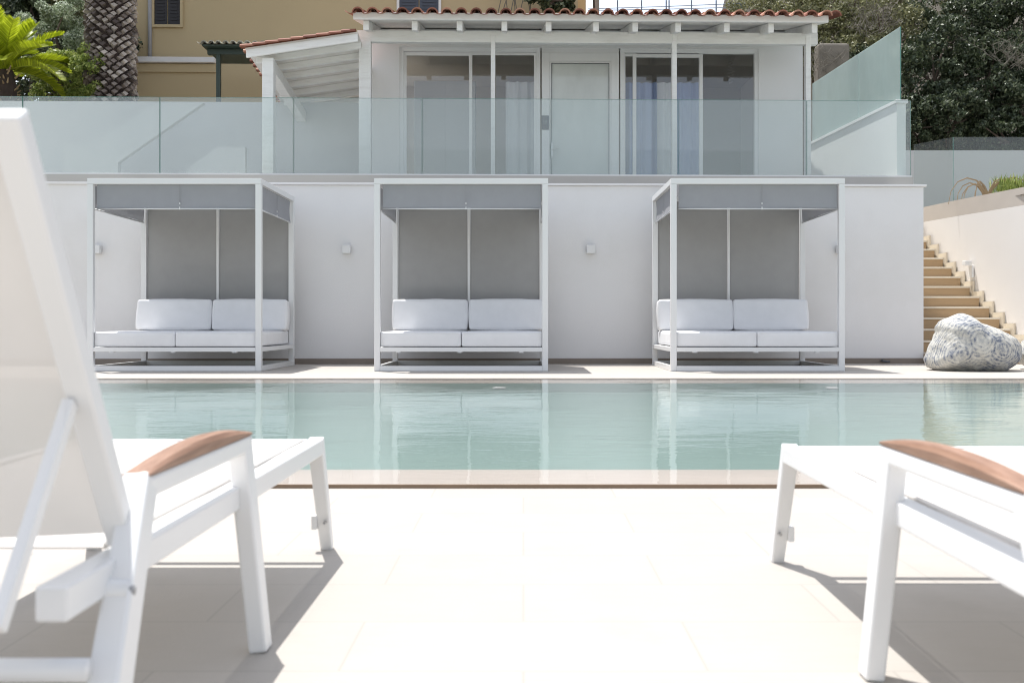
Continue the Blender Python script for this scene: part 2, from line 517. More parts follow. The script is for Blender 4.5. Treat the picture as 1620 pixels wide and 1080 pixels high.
class Thing:
    """an Empty at the thing's base; meshes are given in frame coordinates (world, or the turned terrace frame)"""
    def __init__(s, name, label, cat, base=(0, 0, 0), turned=False, group=None):
        s.base = base
        s.o = bpy.data.objects.new(name, None)
        COL.objects.link(s.o)
        s.o.empty_display_size = 0.2
        if turned:
            s.o.location = tw(*base); s.o.rotation_euler = (0, 0, YAW)
        else:
            s.o.location = base
        tag(s.o, label, cat, group)
    def part(s, name, mb, mat, parent=None, bevel=0.0, label=None, smooth=False, weld=False):
        o = obj(name, mb, mat, parent if parent is not None else s.o, s.base, bevel, smooth, weld)
        if label: o['label'] = label
        return o

def single(name, mb, mat, label, cat, base=(0, 0, 0), turned=False, group=None, bevel=0.0, smooth=False, kind=None, weld=False):
    o = obj(name, mb, mat, None, base, bevel, smooth, weld)
    if turned:
        o.location = tw(*base); o.rotation_euler = (0, 0, YAW)
    else:
        o.location = base
    return tag(o, label, cat, group, kind)

def struct(name, mb, mat, turned=False, bevel=0.0, smooth=False, label=None):
    o = obj(name, mb, mat, None, (0, 0, 0), bevel, smooth)
    if turned:
        o.location = tw(0, 0, 0); o.rotation_euler = (0, 0, YAW)
    o['kind'] = 'structure'
    if label: o['label'] = label
    return o

# sizes taken from the photograph: from a measured bearing/height at a known distance to metres
F = 1620.0; CX = 828.0; CY = 512.0
def uu(px, v):
    k = (px - CX) / F
    return (15 * k + v * (k * TC + TS)) / (TC - k * TS)
def zt(py, px, v):
    u = uu(px, v)
    return CAM_H - (py - CY) * (15 + u * TS + v * TC) / F
def wx(px, d): return (px - CX) * d / F
def wz(py, d): return CAM_H - (py - CY) * d / F

# ------------------------------------------------------------------ the ground, decks and pool
Y_RIM, Y_L1, Y_L2, Y_FAR = 3.81, 4.265, 10.48, 11.08
PX0, PX1 = -13.0, 13.0
ND = -0.015
POOL_D = 0.1  # shallow apparent depth, shaped to imitate refraction in a deeper pool
struct('ground', MB().add([(-600, -300, -2.6), (600, -300, -2.6), (600, 900, -2.6), (-600, 900, -2.6)], [(0, 1, 2, 3)]), M['earth'])
struct('near_pool_deck', MB().box(-16, 16, -9, Y_RIM - 0.012, -0.5, ND), M['deck'])
m = MB().box(-16, 16, Y_FAR, 15.6, -0.5, 0.0); m.box(-16, PX0, Y_RIM, Y_FAR, -0.5, 0.0); m.box(PX1, 16, Y_RIM, Y_FAR, -0.5, 0.0); m.box(5.2, 16, 15.6, 19.0, -0.5, 0.0)
struct('far_pool_deck', m, M['far_deck'])
struct('pool_rim', MB().box(PX0, PX1, Y_RIM - 0.012, Y_RIM, -0.5, -0.001), M['brown_tile'])
m = MB().box(PX0, PX1, Y_RIM, Y_L1, -0.5, -0.012); m.box(PX0, PX1, Y_L2, Y_FAR, -0.5, -0.012)
struct('pool_ledge', m, M['ledge'])
m = MB().add([(PX0, Y_L1, -POOL_D), (PX1, Y_L1, -POOL_D), (PX1, Y_L2 - 0.10, -POOL_D), (PX0, Y_L2 - 0.10, -POOL_D)], [(0, 1, 2, 3)])
m.add([(PX0, Y_L2 - 0.10, -POOL_D), (PX1, Y_L2 - 0.10, -POOL_D), (PX1, Y_L2 - 0.003, -0.013), (PX0, Y_L2 - 0.003, -0.013)], [(0, 1, 2, 3)])  # far wall sloped so that its band catches some sun
m.add([(PX0, Y_L1 + 0.003, -POOL_D), (PX1, Y_L1 + 0.003, -POOL_D), (PX1, Y_L1 + 0.003, -0.013), (PX0, Y_L1 + 0.003, -0.013)], [(0, 1, 2, 3)])
struct('pool_basin', m, M['pool'])
struct('pool_water', MB().add([(PX0, Y_RIM - 0.004, 0), (PX1, Y_RIM - 0.004, 0), (PX1, Y_FAR, 0), (PX0, Y_FAR, 0)], [(0, 1, 2, 3)]), M['water'])
# far deck sits a hair above the water
for o in COL.objects:
    if o.name == 'far_pool_deck': o.location.z = 0.006
wtop = 0.0
for i, px in enumerate((790, 1314)):  # glints painted as flat white ellipses on the far pool slope
    x = wx(px, Y_L2)
    t = MB()
    n = 20
    sl_ = 0.087 / 0.097
    vs = [(x, Y_L2 - 0.055, -0.054)] + [(x + 0.07 * math.cos(2 * math.pi * k / n), Y_L2 - 0.055 + 0.012 * math.sin(2 * math.pi * k / n), -0.056 + 0.012 * sl_ * math.sin(2 * math.pi * k / n)) for k in range(n)]
    t.add(vs, [(0, k + 1, (k + 1) % n + 1) for k in range(n)])
    single('pool_light', t, M['white_metal'],
           ['white underwater pool light before the middle daybed', 'white underwater pool light before the rightmost daybed'][i],
           'pool light', (x, Y_L2 - 0.055, -0.055), group='lights in the far pool wall')

# ------------------------------------------------------------------ retaining wall and terrace
UR = uu(1461, 0)
UG = uu(1441, 0.3)
WT = zt(290.5, 900, 0)
t = Thing('retaining_wall', 'long white plastered retaining wall behind the three daybeds', 'wall', (0, 0, 0), True)
m = MB().box(-13, UR, 0, 0.35, 0.0, WT - 0.035); m.box(UR - 0.3, UR, 0.35, 5, 0, WT - 0.035)
t.part('wall_face', m, M['wall'])
t.part('baseboard', MB().box(-13, UR + 0.0, -0.016, -0.001, 0.0, 0.088), M['skirt'], bevel=0.003)
t.part('coping', MB().box(-13, UR + 0.035, -0.035, 0.4, WT - 0.033, WT), M['wall'], bevel=0.004)
UZ = zt(279.5, 900, 0.3)
t.part('slab_edge', MB().box(-13, UG, 0.22, 0.42, WT + 0.002, UZ), M['upstand'])
struct('terrace_floor', MB().box(-13, UR - 0.3, 0.42, 9, WT - 0.3, WT - 0.02), M['terrace'], True)

# wall lamps
for i, px in enumerate((153, 548.5, 934.5, 1329.5)):
    u = uu(px, -0.05); z = zt(394.5, px, -0.05)
    lab = ['small white cube wall lamp partly behind the post of the leftmost daybed', 'small white cube wall lamp between the leftmost and middle daybeds',
           'small white cube wall lamp between the middle and rightmost daybeds', 'small white cube wall lamp half hidden by the rightmost daybed post'][i]
    t = Thing('wall_lamp', lab, 'wall lamp', (u, 0, z), True, 'cube lamps on the retaining wall')
    t.part('lamp_body', MB().box(u - 0.062, u + 0.062, -0.105, -0.02, z - 0.062, z + 0.062), M['white_metal'], bevel=0.008)
    t.part('back_plate', MB().box(u - 0.045, u + 0.045, -0.0195, -0.001, z - 0.045, z + 0.045), M['alu'])

# small garden tap at the foot of the wall
u = uu(1400, -0.05)
t = Thing('garden_tap', 'small black garden tap at the foot of the white wall', 'tap', (u, -0.02, 0.03), True)
t.part('pipe', MB().tube([(u - 0.045, -0.02, 0.05), (u - 0.045, -0.06, 0.05), (u - 0.045, -0.07, 0.075)], 0.011), M['dark'], smooth=True)
t.part('valve', MB().tube([(u - 0.045, -0.05, 0.047), (u + 0.02, -0.06, 0.04), (u + 0.07, -0.06, 0.035)], 0.013), M['dark'], smooth=True)

# front glass balustrade
t = Thing('glass_balustrade', 'long frameless clear glass balustrade along the front of the terrace', 'balustrade', (0, 0.3, UZ), True)
t.part('base_channel', MB().box(-9.5, UG, 0.265, 0.335, UZ + 0.001, UZ + 0.028), M['white_metal'], bevel=0.003)
GT = zt(157.5, 900, 0.3)
js = [-9.3] + [uu(p, 0.3) for p in (36, 253, 464.5, 668, 871, 1073, 1276, 1441)]
for a, b in zip(js[:-1], js[1:]):
    g = t.part('glass_panel', MB().box(a + 0.007, b - 0.007, 0.292, 0.308, UZ + 0.029, GT), M['glass_rail'])
    e = MB().box(a + 0.004, a + 0.0065, 0.292, 0.308, UZ + 0.029, GT); e.box(b - 0.0065, b - 0.004, 0.292, 0.308, UZ + 0.029, GT)
    e.box(a + 0.007, b - 0.007, 0.292, 0.308, GT + 0.0005, GT + 0.004)
    t.part('glass_edge', e, M['glass_edge'], g)

# ------------------------------------------------------------------ daybeds
def make_daybed(x0, label):
    W, D, H, P = 2.155, 1.86, 2.395, 0.072
    base = (x0, 12.68, 0.006)
    t = Thing('cabana_daybed', label, 'daybed', base, False, 'canopy daybeds along the white wall')
    X0, X1 = x0 - W / 2, x0 + W / 2
    Y0, Y1 = 12.68, 12.68 + D
    z0 = 0.008
    wm = M['white_metal']
    for x in (X0, X1 - P):
        for y in (Y0, Y1 - P):
            t.part('post', MB().box(x, x + P, y, y + P, z0, H - P), wm, bevel=0.004)
    m = MB().box(X0, X1, Y0, Y0 + P, H - P + 0.001, H); m.box(X0, X1, Y1 - P, Y1, H - P + 0.001, H)
    m.box(X0, X0 + P, Y0 + P + 0.001, Y1 - P - 0.001, H - P + 0.001, H); m.box(X1 - P, X1, Y0 + P + 0.001, Y1 - P - 0.001, H - P + 0.001, H)
    t.part('top_frame', m, wm, bevel=0.004)
    m = MB()
    for z_a, z_b in ((z0, 0.072), (0.248, 0.302)):
        m.box(X0 + P + 0.001, X1 - P - 0.001, Y0 + 0.003, Y0 + P - 0.003, z_a, z_b)
        m.box(X0 + P + 0.001, X1 - P - 0.001, Y1 - P + 0.003, Y1 - 0.003, z_a, z_b)
        m.box(X0 + 0.003, X0 + P - 0.003, Y0 + P + 0.001, Y1 - P - 0.001, z_a, z_b)
        m.box(X1 - P + 0.003, X1 - 0.003, Y0 + P + 0.001, Y1 - P - 0.001, z_a, z_b)
    t.part('base_frame', m, wm, bevel=0.003)
    m = MB()
    for k in range(14):
        y = Y0 + P + 0.04 + k * (D - 2 * P - 0.1) / 13
        m.box(X0 + P, X1 - P, y, y + 0.06, 0.262, 0.285)
    t.part('slat_base', m, wm)
    # lugs under the front rail
    for k in range(3):
        t.part('levelling_lug', MB().tube([(X0 + 0.3 + k * 0.76, Y0 + 0.03, 0.247), (X0 + 0.3 + k * 0.76, Y0 + 0.03, 0.236)], 0.035, 10), wm)
    # roof cloth
    m = MB(); n = 12
    vs = []; fs = []
    for i in range(n + 1):
        for j in range(n + 1):
            a, b = i / n, j / n
            vs.append((X0 + P * 0.5 + a * (W - P), Y0 + P * 0.5 + b * (D - P), H + 0.004 - 0.03 * math.sin(math.pi * a) * math.sin(math.pi * b) * 1.0))
    for i in range(n):
        for j in range(n):
            a = i * (n + 1) + j
            fs.append((a, a + n + 1, a + n + 2, a + 1))
    m.add(vs, fs)
    t.part('roof_cloth', m, M['grey_fabric'], smooth=True)
    # valances (front, left, right): rolled blinds
    zt_, zb = H - P - 0.002, 2.022
    def blind(p0, p1, inward):
        a, b = Vector(p0), Vector(p1)
        d = (b - a).normalized()
        L_ = (b - a).length
        nn = Vector(inward)
        m = MB(); vs = []; fs = []
        K = 24; J = 6
        for i in range(K + 1):
            for j in range(J + 1):
                s_ = i / K
                w = 0.004 * math.sin(9 * s_ + p0[0]) * (j / J) + 0.010 * math.sin(math.pi * j / J)
                p = a + d * L_ * s_ + nn * w
                vs.append((p.x, p.y, zt_ - (zt_ - zb - 0.012) * j / J))
        for i in range(K):
            for j in range(J):
                q = i * (J + 1) + j
                fs.append((q, q + J + 1, q + J + 2, q + 1))
        m.add(vs, fs)
        c = t.part('valance', m, M['grey_fabric'], smooth=True)
        t.part('hem_bar', MB().tube([(a.x, a.y, zb), (b.x, b.y, zb)], 0.011, 8), M['alu'], c, smooth=True)
        mid = a + d * L_ * 0.525 - nn * 0.008
        cl = MB().bar((mid.x, mid.y, zb - 0.012), (mid.x, mid.y, zb + 0.022), 0.012, 0.012)
        t.part('clip', cl, wm, c)
        t.part('clip', MB().bar((mid.x, mid.y, zb + 0.055), (mid.x, mid.y, zb + 0.075), 0.012, 0.01), wm, c)
        sm = MB().bar((mid.x, mid.y, zb + 0.078), (mid.x, mid.y, zt_), 0.004, 0.004)
        t.part('cord', sm, M['grey_unit'], c)
    blind((X0 + P + 0.03, Y0 + P * 0.6, 0), (X1 - P - 0.012, Y0 + P * 0.6, 0), (0, 1, 0))
    blind((X0 + P * 0.6, Y0 + P + 0.02, 0), (X0 + P * 0.6, Y1 - P - 0.02, 0), (1, 0, 0))
    blind((X1 - P * 0.6, Y0 + P + 0.02, 0), (X1 - P * 0.6, Y1 - P - 0.02, 0), (-1, 0, 0))
    # back curtains in two drops and the slim centre bar
    xc = x0
    for a, b in ((X0 + P + 0.008, xc - 0.022), (xc + 0.022, X1 - P - 0.008)):
        m = MB(); vs = []; fs = []; K = 20; J = 16
        for i in range(K + 1):
            for j in range(J + 1):
                s_ = i / K; q = j / J
                w = 0.006 * math.sin(3.1 * s_ + 2 * q + a * 5) + 0.004 * math.sin(7 * q + 3 * s_)
                vs.append((a + (b - a) * s_, Y1 - P * 0.5 + w, H - P - 0.002 - (H - P - 0.33) * q))
        for i in range(K):
            for j in range(J):
                q = i * (J + 1) + j
                fs.append((q, q + J + 1, q + J + 2, q + 1))
        m.add(vs, fs)
        t.part('back_curtain', m, M['grey_fabric_back'], smooth=True)
    t.part('centre_bar', MB().box(xc - 0.017, xc + 0.017, Y1 - 0.06, Y1 - 0.02, 0.304, H - P - 0.001), wm, bevel=0.003)
    # cushions
    zs0, zs1 = 0.308, 0.497
    hw = (W - 2 * P + 0.01) / 4
    for k in (-1, 1):
        m = MB().cushion((x0 + k * hw + 0.0, Y0 + 0.03 + (D - 0.1) / 2, (zs0 + zs1) / 2), (hw - 0.002, (D - 0.1) / 2, (zs1 - zs0) / 2), 0.028, 0.006, 12)
        cu = t.part('seat_cushion', m, M['cushion'])
        xa, xb = x0 + k * hw - hw + 0.006, x0 + k * hw + hw - 0.006
        t.part('piping', MB().tube([(xa + 0.02, Y0 + 0.0285, zs1 - 0.018), (xb - 0.02, Y0 + 0.0285, zs1 - 0.018)], 0.0035, 6), M['cushion'], cu)
    for k in (-1, 1):
        tilt = math.radians(-9)
        jx = 0.012 * math.sin(x0 * 7 + k * 2)
        m = MB().cushion((x0 + k * 0.522 + 0.01 + jx, Y0 + D - 0.285, zs1 + 0.215), (0.515, 0.085, 0.212), 0.032, 0.018, 22, tilt + 0.03 * math.sin(x0 * 3 + k))
        cu = t.part('back_cushion', m, M['cushion'])
    return t
make_daybed(-4.325, 'white framed canopy daybed seen behind the tall lounger backrest, leftmost of three')
make_daybed(-0.771, 'white framed canopy daybed in the middle between two wall lamps')
make_daybed(2.905, 'white framed canopy daybed nearest the stone stairs and mottled boulder')

# ------------------------------------------------------------------ sun loungers
def make_lounger(loc, rz, label):
    t = Thing('sun_lounger', label, 'sun lounger', (0, 0, 0), False, 'white sun loungers with teak arms')
    t.o.location = loc; t.o.rotation_euler = (0, 0, rz)
    wm = M['white_metal']
    RZ = 0.308
    for s in (-1, 1):
        xa, xb = sorted((s * 0.287, s * 0.325))
        t.part('side_rail', MB().box(xa, xb, -0.722, 0.795, RZ - 0.042, RZ), wm, bevel=0.004)
        fl = t.part('foot_leg', MB().bar((s * 0.305, 0.785, RZ), (s * 0.317, 0.882, 0.0), 0.040, 0.034, 0.032, 0.028), wm, bevel=0.004)
        br = MB().box(*sorted((s * 0.283, s * 0.298)), 0.835, 0.862, 0.06, 0.098)
        t.part('foot_bracket', br, wm, fl, bevel=0.002)
        t.part('bolt', MB().tube([(s * 0.32, 0.842, 0.08), (s * 0.32, 0.825, 0.08)], 0.004, 8), M['steel'], fl)
        # arm: front leg, top bar, rear leg
        t.part('arm_front_leg', MB().bar((s * 0.318, 0.018, 0.392), (s * 0.358, 0.018, 0.0), 0.036, 0.05, 0.034, 0.046), wm, bevel=0.005)
        t.part('arm_rear_leg', MB().bar((s * 0.318, -0.475, 0.392), (s * 0.372, -0.80, 0.0), 0.036, 0.05, 0.042, 0.06), wm, bevel=0.005)
        ab = t.part('arm_bar', MB().box(*sorted((s * 0.299, s * 0.337)), -0.500, 0.043, 0.368, 0.400), wm, bevel=0.006)
        # teak pad: straight underside, arched top, a little wider in the middle
        m = MB(); K = 18; vs = []; fs = []
        for i in range(K + 1):
            q = i / K
            y = -0.495 + 0.535 * q
            arch = math.sin(math.pi * (q * 0.96 + 0.02)) ** 0.8
            hh = 0.003 + 0.022 * arch
            ww = 0.0188
            zb_ = 0.4005
            prof = [(-ww, 0), (ww, 0), (ww * 1.04, hh * 0.6), (ww * 0.75, hh * 0.95), (0, hh * 1.08), (-ww * 0.75, hh * 0.95), (-ww * 1.04, hh * 0.6)]
            for px_, pz in prof:
                vs.append((s * 0.318 + px_, y, zb_ + pz))
        n = 7
        for i in range(K):
            for k in range(n):
                k2 = (k + 1) % n
                fs.append((i * n + k, i * n + k2, (i + 1) * n + k2, (i + 1) * n + k))
        fs.append(tuple(range(n - 1, -1, -1))); fs.append(tuple(K * n + k for k in range(n)))
        m.add(vs, fs)
        t.part('armrest', m, M['teak'], ab, smooth=False, weld=True)
        # support prop of the backrest
        t.part('support_strut', MB().bar((s * 0.299, -0.655, 0.515), (s * 0.292, -0.815, 0.285), 0.015, 0.020), wm, bevel=0.003)
    t.part('foot_crossbar', MB().box(-0.286, 0.286, 0.772, 0.795, RZ - 0.036, RZ - 0.001), wm, bevel=0.004)
    t.part('rear_crossbar', MB().tube([(-0.34, -0.70, 0.205), (0.34, -0.70, 0.205)], 0.014, 10), wm, smooth=True)
    t.part('support_rod', MB().tube([(-0.286, -0.30, 0.268), (0.286, -0.30, 0.268)], 0.009, 10), wm, smooth=True)
    t.part('support_rod', MB().tube([(-0.285, -0.815, 0.285), (0.285, -0.815, 0.285)], 0.011, 10), wm, smooth=True)
    t.part('sling_rod', MB().tube([(-0.286, 0.735, 0.297), (0.286, 0.735, 0.297)], 0.008, 10), wm, smooth=True)
    
    for s in (-1, 1):
        pv = t.part('pivot', MB().tube([(s * 0.27, -0.60, 0.272), (s * 0.35, -0.60, 0.272)], 0.014, 12), wm, smooth=True)
        t.part('pivot_cap', MB().tube([(s * 0.3505, -0.60, 0.272), (s * 0.356, -0.60, 0.272)], 0.007, 12), M['grey_unit'], pv, smooth=True)
    # seat sling, slightly sagging
    m = MB(); vs = []; fs = []; A, B = 14, 26
    for i in range(A + 1):
        for j in range(B + 1):
            a = i / A; b = j / B
            x = -0.289 + 0.578 * a
            y = -0.50 + 1.24 * b
            z = 0.3055 - 0.012 * math.sin(math.pi * a) * math.sin(math.pi * min(1, b * 1.02)) + 0.002 * math.sin(9 * b)
            vs.append((x, y, z))
    for i in range(A):
        for j in range(B):
            q = i * (B + 1) + j
            fs.append((q, q + B + 1, q + B + 2, q + 1))
    m.add(vs, fs)
    t.part('seat_sling', m, M['sling'], smooth=True)
    # sling piping along the rails
    m = MB()
    for s in (-1, 1):
        m.tube([(s * 0.279, -0.5, 0.309), (s * 0.279, 0.735, 0.309)], 0.0045, 6)
    t.part('sling_piping', m, M['sling'], smooth=True)
    # backrest
    hb, ht = Vector((0, -0.515, 0.318)), Vector((0, -0.825, 0.832))
    d = (ht - hb).normalized()
    bf = MB()
    for s in (-1, 1):
        bf.bar((s * 0.308, hb.y, hb.z), (s * 0.308, ht.y, ht.z), 0.034, 0.030)
    bf.bar((-0.290, ht.y, ht.z - 0.015), (0.290, ht.y, ht.z - 0.015), 0.030, 0.030, side=(0, d.y, d.z))
    bk = t.part('backrest_frame', bf, wm, bevel=0.005)
    m = MB(); vs = []; fs = []; A, B = 10, 12
    nrm = Vector((0, -d.z, d.y))
    for i in range(A + 1):
        for j in range(B + 1):
            a = i / A; b = j / B
            p = hb.lerp(ht, 0.02 + 0.955 * b) + nrm * (0.014 * math.sin(math.pi * a))
            vs.append((-0.289 + 0.578 * a, p.y, p.z))
    for i in range(A):
        for j in range(B):
            q = i * (B + 1) + j
            fs.append((q, q + B + 1, q + B + 2, q + 1))
    m.add(vs, fs)
    t.part('backrest_sling', m, M['sling'], bk, smooth=True)
    return t
make_lounger((-0.85, 1.90, ND), 0.0, 'white sun lounger with raised backrest and teak armrest, left of the open paving')
make_lounger((0.958, 1.745, ND), -0.011, 'white sun lounger seen from its foot end and teak armrest, right of the open paving')

# ------------------------------------------------------------------ poolside house on the terrace
VF, VP, VW = 0.85, 1.5, 2.5
FZ = WT - 0.02
house = Thing('pool_house', 'white single storey pool house with red tiled porch roof and glazed front', 'house', (uu(930, VW), VW, FZ), True)
hl, hr = uu(583, VW), uu(1270, VW)
ow0, ow1 = uu(632, VW), uu(1200, VW)
oz = zt(76, 930, VW)
rz0 = zt(34, 935, VF)
SL = math.tan(math.radians(12))
def roof_z(v): return rz0 + (v - VF) * SL     # top of rafters
RAF_H = 0.155
m = MB().box(hl, ow0, VW, VW + 0.2, FZ, roof_z(VW) - 0.02)
m.box(ow1, hr, VW, VW + 0.2, FZ, roof_z(VW) - 0.02)
m.box(ow0, ow1, VW, VW + 0.2, oz, roof_z(VW) - 0.02)
m.box(hl, hl + 0.2, VW + 0.2, 3.9, FZ, roof_z(VW) - 0.02)      # unseen opening added in the side wall so sun brightens the room
m.box(hl, hl + 0.2, 6.0, 6.2, FZ, roof_z(VW) - 0.02); m.box(hl, hl + 0.2, 3.9, 6.0, FZ, FZ + 0.5)
m.box(hr - 0.2, hr, VW + 0.2, 6.4, FZ, roof_z(VW) - 0.02)
house.part('wall', m, M['wall'])
m = MB().box(hl + 0.2, hr - 0.2, 6.2, 6.4, FZ, roof_z(VW)); m.box(hl + 0.2, hr - 0.2, VW + 0.21, 6.2, roof_z(VW) - 0.14, roof_z(VW) - 0.04)
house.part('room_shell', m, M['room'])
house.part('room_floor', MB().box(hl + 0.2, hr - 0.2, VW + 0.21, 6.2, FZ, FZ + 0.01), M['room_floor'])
# posts, beam
pz1 = zt(52, 935, VP)
pz0 = zt(70, 935, VP)
bl, br_ = uu(566, VP), uu(1292, VP)
house.part('beam', MB().box(bl, br_, VP - 0.06, VP + 0.06, pz0, pz1), M['white_wood'], bevel=0.006)
for a, b in ((568, 587), (776.5, 783.5), (1063.5, 1071), (1275, 1283)):
    house.part('post', MB().box(uu(a, VP - 0.07), uu(b, VP - 0.07), VP - 0.07 - (0.03 if a == 568 else 0), VP + 0.05, FZ, pz0 - 0.001 if a == 568 else pz1 - 0.02), M['white_wood'], bevel=0.006)
for px in (579, 656, 727, 798, 868, 943, 1005, 1073, 1150, 1220, 1289):
    u = uu(px, VF + 0.1)
    w = 0.045
    v0, v1 = VF + 0.1, 6.6
    z0a, z0b = roof_z(v0), roof_z(v1)
    vs = []
    for x in (u - w, u + w):
        vs += [(x, v0, z0a - RAF_H * 0.98), (x, v1, z0b - RAF_H), (x, v1, z0b), (x, v0, z0a)]
    fs = [(0, 1, 2, 3), (7, 6, 5, 4), (0, 4, 5, 1), (1, 5, 6, 2), (2, 6, 7, 3), (3, 7, 4, 0)]
    house.part('rafter', MB().add(vs, fs), M['white_wood'], bevel=0.008)
fl, fr_ = uu(559, VF), uu(1310, VF)
v0, v1 = VF + 0.03, 6.7
vs = [(fl, v0, roof_z(v0) + 0.002), (fr_, v0, roof_z(v0) + 0.002), (fr_, v1, roof_z(v1) + 0.002), (fl, v1, roof_z(v1) + 0.002)]
vs += [(x, y, z + 0.03) for x, y, z in vs]
house.part('soffit_boards', MB().add(vs, [(0, 3, 2, 1), (4, 5, 6, 7), (0, 1, 5, 4), (1, 2, 6, 5), (2, 3, 7, 6), (3, 0, 4, 7)]), M['soffit'])
fz1 = zt(23, 935, VF)
house.part('fascia', MB().box(fl, fr_, VF - 0.03, VF + 0.028, rz0 + 0.0, fz1), M['white_wood'], bevel=0.006)

def tile_roof(u0, u1, fz, va, vb, spacing, r, slope_fn, thick=0.02, rows=14):
    """barrel tiles: round cover tiles over flat pans, laid in rows"""
    m = MB()
    n = int(round((u1 - u0) / spacing))
    step = (vb - va) / rows
    for k in range(n + 1):
        for q in range(rows):
            jit = NPR.uniform(-0.008, 0.008)
            a = va + q * step - 0.03 + NPR.uniform(-0.012, 0.012); b = a + step + 0.05
            uc = u0 + (k + 0.5) * spacing + jit if k < n else u1
            seg = 8
            vs = []; fs = []
            for (v_, rr, lift) in ((a, r * 1.06, 0.02), (b, r * 0.9, 0.0)):
                for s in range(seg + 1):
                    th = math.pi * s / seg
                    for rad in (rr, rr - thick):
                        vs.append((uc - rad * math.cos(th), v_, slope_fn(v_) + lift + rad * math.sin(th)))
            st = (seg + 1) * 2
            for s in range(seg):
                o = s * 2
                fs.append((o, o + 2, st + o + 2, st + o))
                fs.append((o + 1, st + o + 1, st + o + 3, o + 3))
                fs.append((o, o + 1, o + 3, o + 2))
            m.add(vs, fs)
            if k < n and q < 2:   # pan tile between covers (front rows are the ones in sight)
                vs = []; fs = []
                up = u0 + k * spacing + jit
                for v_ in (a - 0.02, b):
                    for s in range(7):
                        th = math.pi * s / 6
                        vs.append((up - r * math.cos(th), v_, slope_fn(v_) + 0.055 - 0.045 * math.sin(th)))
                for s in range(6):
                    fs.append((s, s + 1, s + 8, s + 7))
                m.add(vs, fs)
    return m
rs = lambda v: fz1 - 0.03 + (v - VF) * SL
house.part('roof', tile_roof(uu(557, VF), uu(1318, VF), fz1, VF - 0.12, 6.8, 0.2255, 0.085, rs), M['terracotta'])

# windows and door
def frame_rect(m, a, b, z0, z1, w, v0, v1, bottom=True):
    m.box(a, a + w, v0, v1, z0, z1); m.box(b - w, b, v0, v1, z0, z1)
    m.box(a + w + 0.0005, b - w - 0.0005, v0, v1, z1 - w, z1)
    if bottom: m.box(a + w + 0.0005, b - w - 0.0005, v0, v1, z0, z0 + w)
    return m
def U(px): return uu(px, VW + 0.05)
def window(p0, p1, top, sashes, label):
    z1 = zt(top, 900, VW + 0.05)
    fr = house.part('window', frame_rect(MB(), U(p0) + 0.002, U(p1) - 0.002, FZ + 0.012, z1, 0.07, VW + 0.03, VW + 0.13), M['frame_white'], bevel=0.004, label=label)
    for i, (a, b, tp, fw) in enumerate(sashes):
        dv = 0.045 if i % 2 else 0.06
        zz = zt(tp, 900, VW + 0.05)
        house.part('sash', frame_rect(MB(), U(a), U(b), FZ + 0.085, zz, fw, VW + dv, VW + dv + 0.035), M['frame_white'], fr, bevel=0.003)
        house.part('pane', MB().box(U(a) + fw, U(b) - fw, VW + dv + 0.014, VW + dv + 0.02, FZ + 0.085 + fw, zz - fw), M['pane'], fr)
window(632, 855, 77, [(638, 747, 84, 0.055), (743, 849, 84, 0.045)], None)
window(981, 1200, 77, [(985, 1007, 84, 0.05), (1001, 1112, 85, 0.06), (1106, 1197, 80, 0.045)], None)
zd = zt(84, 915, VW)
a, b = U(857), U(979)
df = house.part('door', frame_rect(MB(), a, b, FZ + 0.012, zd, 0.135, VW + 0.025, VW + 0.12), M['frame_white'], bevel=0.004)
house.part('door_header', MB().box(a + 0.001, b - 0.001, VW + 0.03, VW + 0.15, zd + 0.001, oz), M['wall'])
leaf = MB(); frame_rect(leaf, a + 0.137, b - 0.137, FZ + 0.15, zd - 0.137, 0.03, VW + 0.04, VW + 0.09)
house.part('door_leaf', leaf, M['frame_white'], df, bevel=0.003)
house.part('door_pane', MB().box(a + 0.168, b - 0.168, VW + 0.06, VW + 0.07, FZ + 0.18, zd - 0.168), M['door_pane'], df)
house.part('door_gasket', frame_rect(MB(), a + 0.1655, b - 0.1655, FZ + 0.1775, zd - 0.1655, 0.008, VW + 0.036, VW + 0.058), M['dark'], df)
zh = zt(236, 875, VW)
hx = U(873.5)
hm = MB().box(hx - 0.022, hx + 0.022, VW + 0.012, VW + 0.022, zh - 0.15, zh + 0.11)
hm.tube([(hx, VW + 0.01, zh), (hx, VW - 0.04, zh), (hx + 0.11, VW - 0.04, zh)], 0.01, 8)
hm.tube([(hx, VW + 0.015, zh + 0.08), (hx, VW - 0.012, zh + 0.08)], 0.02, 10)
hm.tube([(hx, VW + 0.015, zh - 0.11), (hx, VW - 0.012, zh - 0.11)], 0.02, 10)
house.part('door_handle', hm, M['steel'], df)
kx = U(862.5); kz = zt(194, 862, VW)
kp = house.part('door_plaque', MB().box(kx - 0.062, kx + 0.062, VW + 0.0, VW + 0.023, kz - 0.12, kz + 0.12), M['dark'], df, bevel=0.006)
ln = MB()
for k, (w_, dz) in enumerate(((0.05, 0.03), (0.05, 0.005), (0.05, -0.02))):
    for j in range(3):
        ln.box(kx - 0.03 + j * 0.025, kx - 0.018 + j * 0.025, VW - 0.002, VW - 0.0005, kz + dz, kz + dz + 0.013)
house.part('plaque_keys', ln, M['grey_unit'], kp)

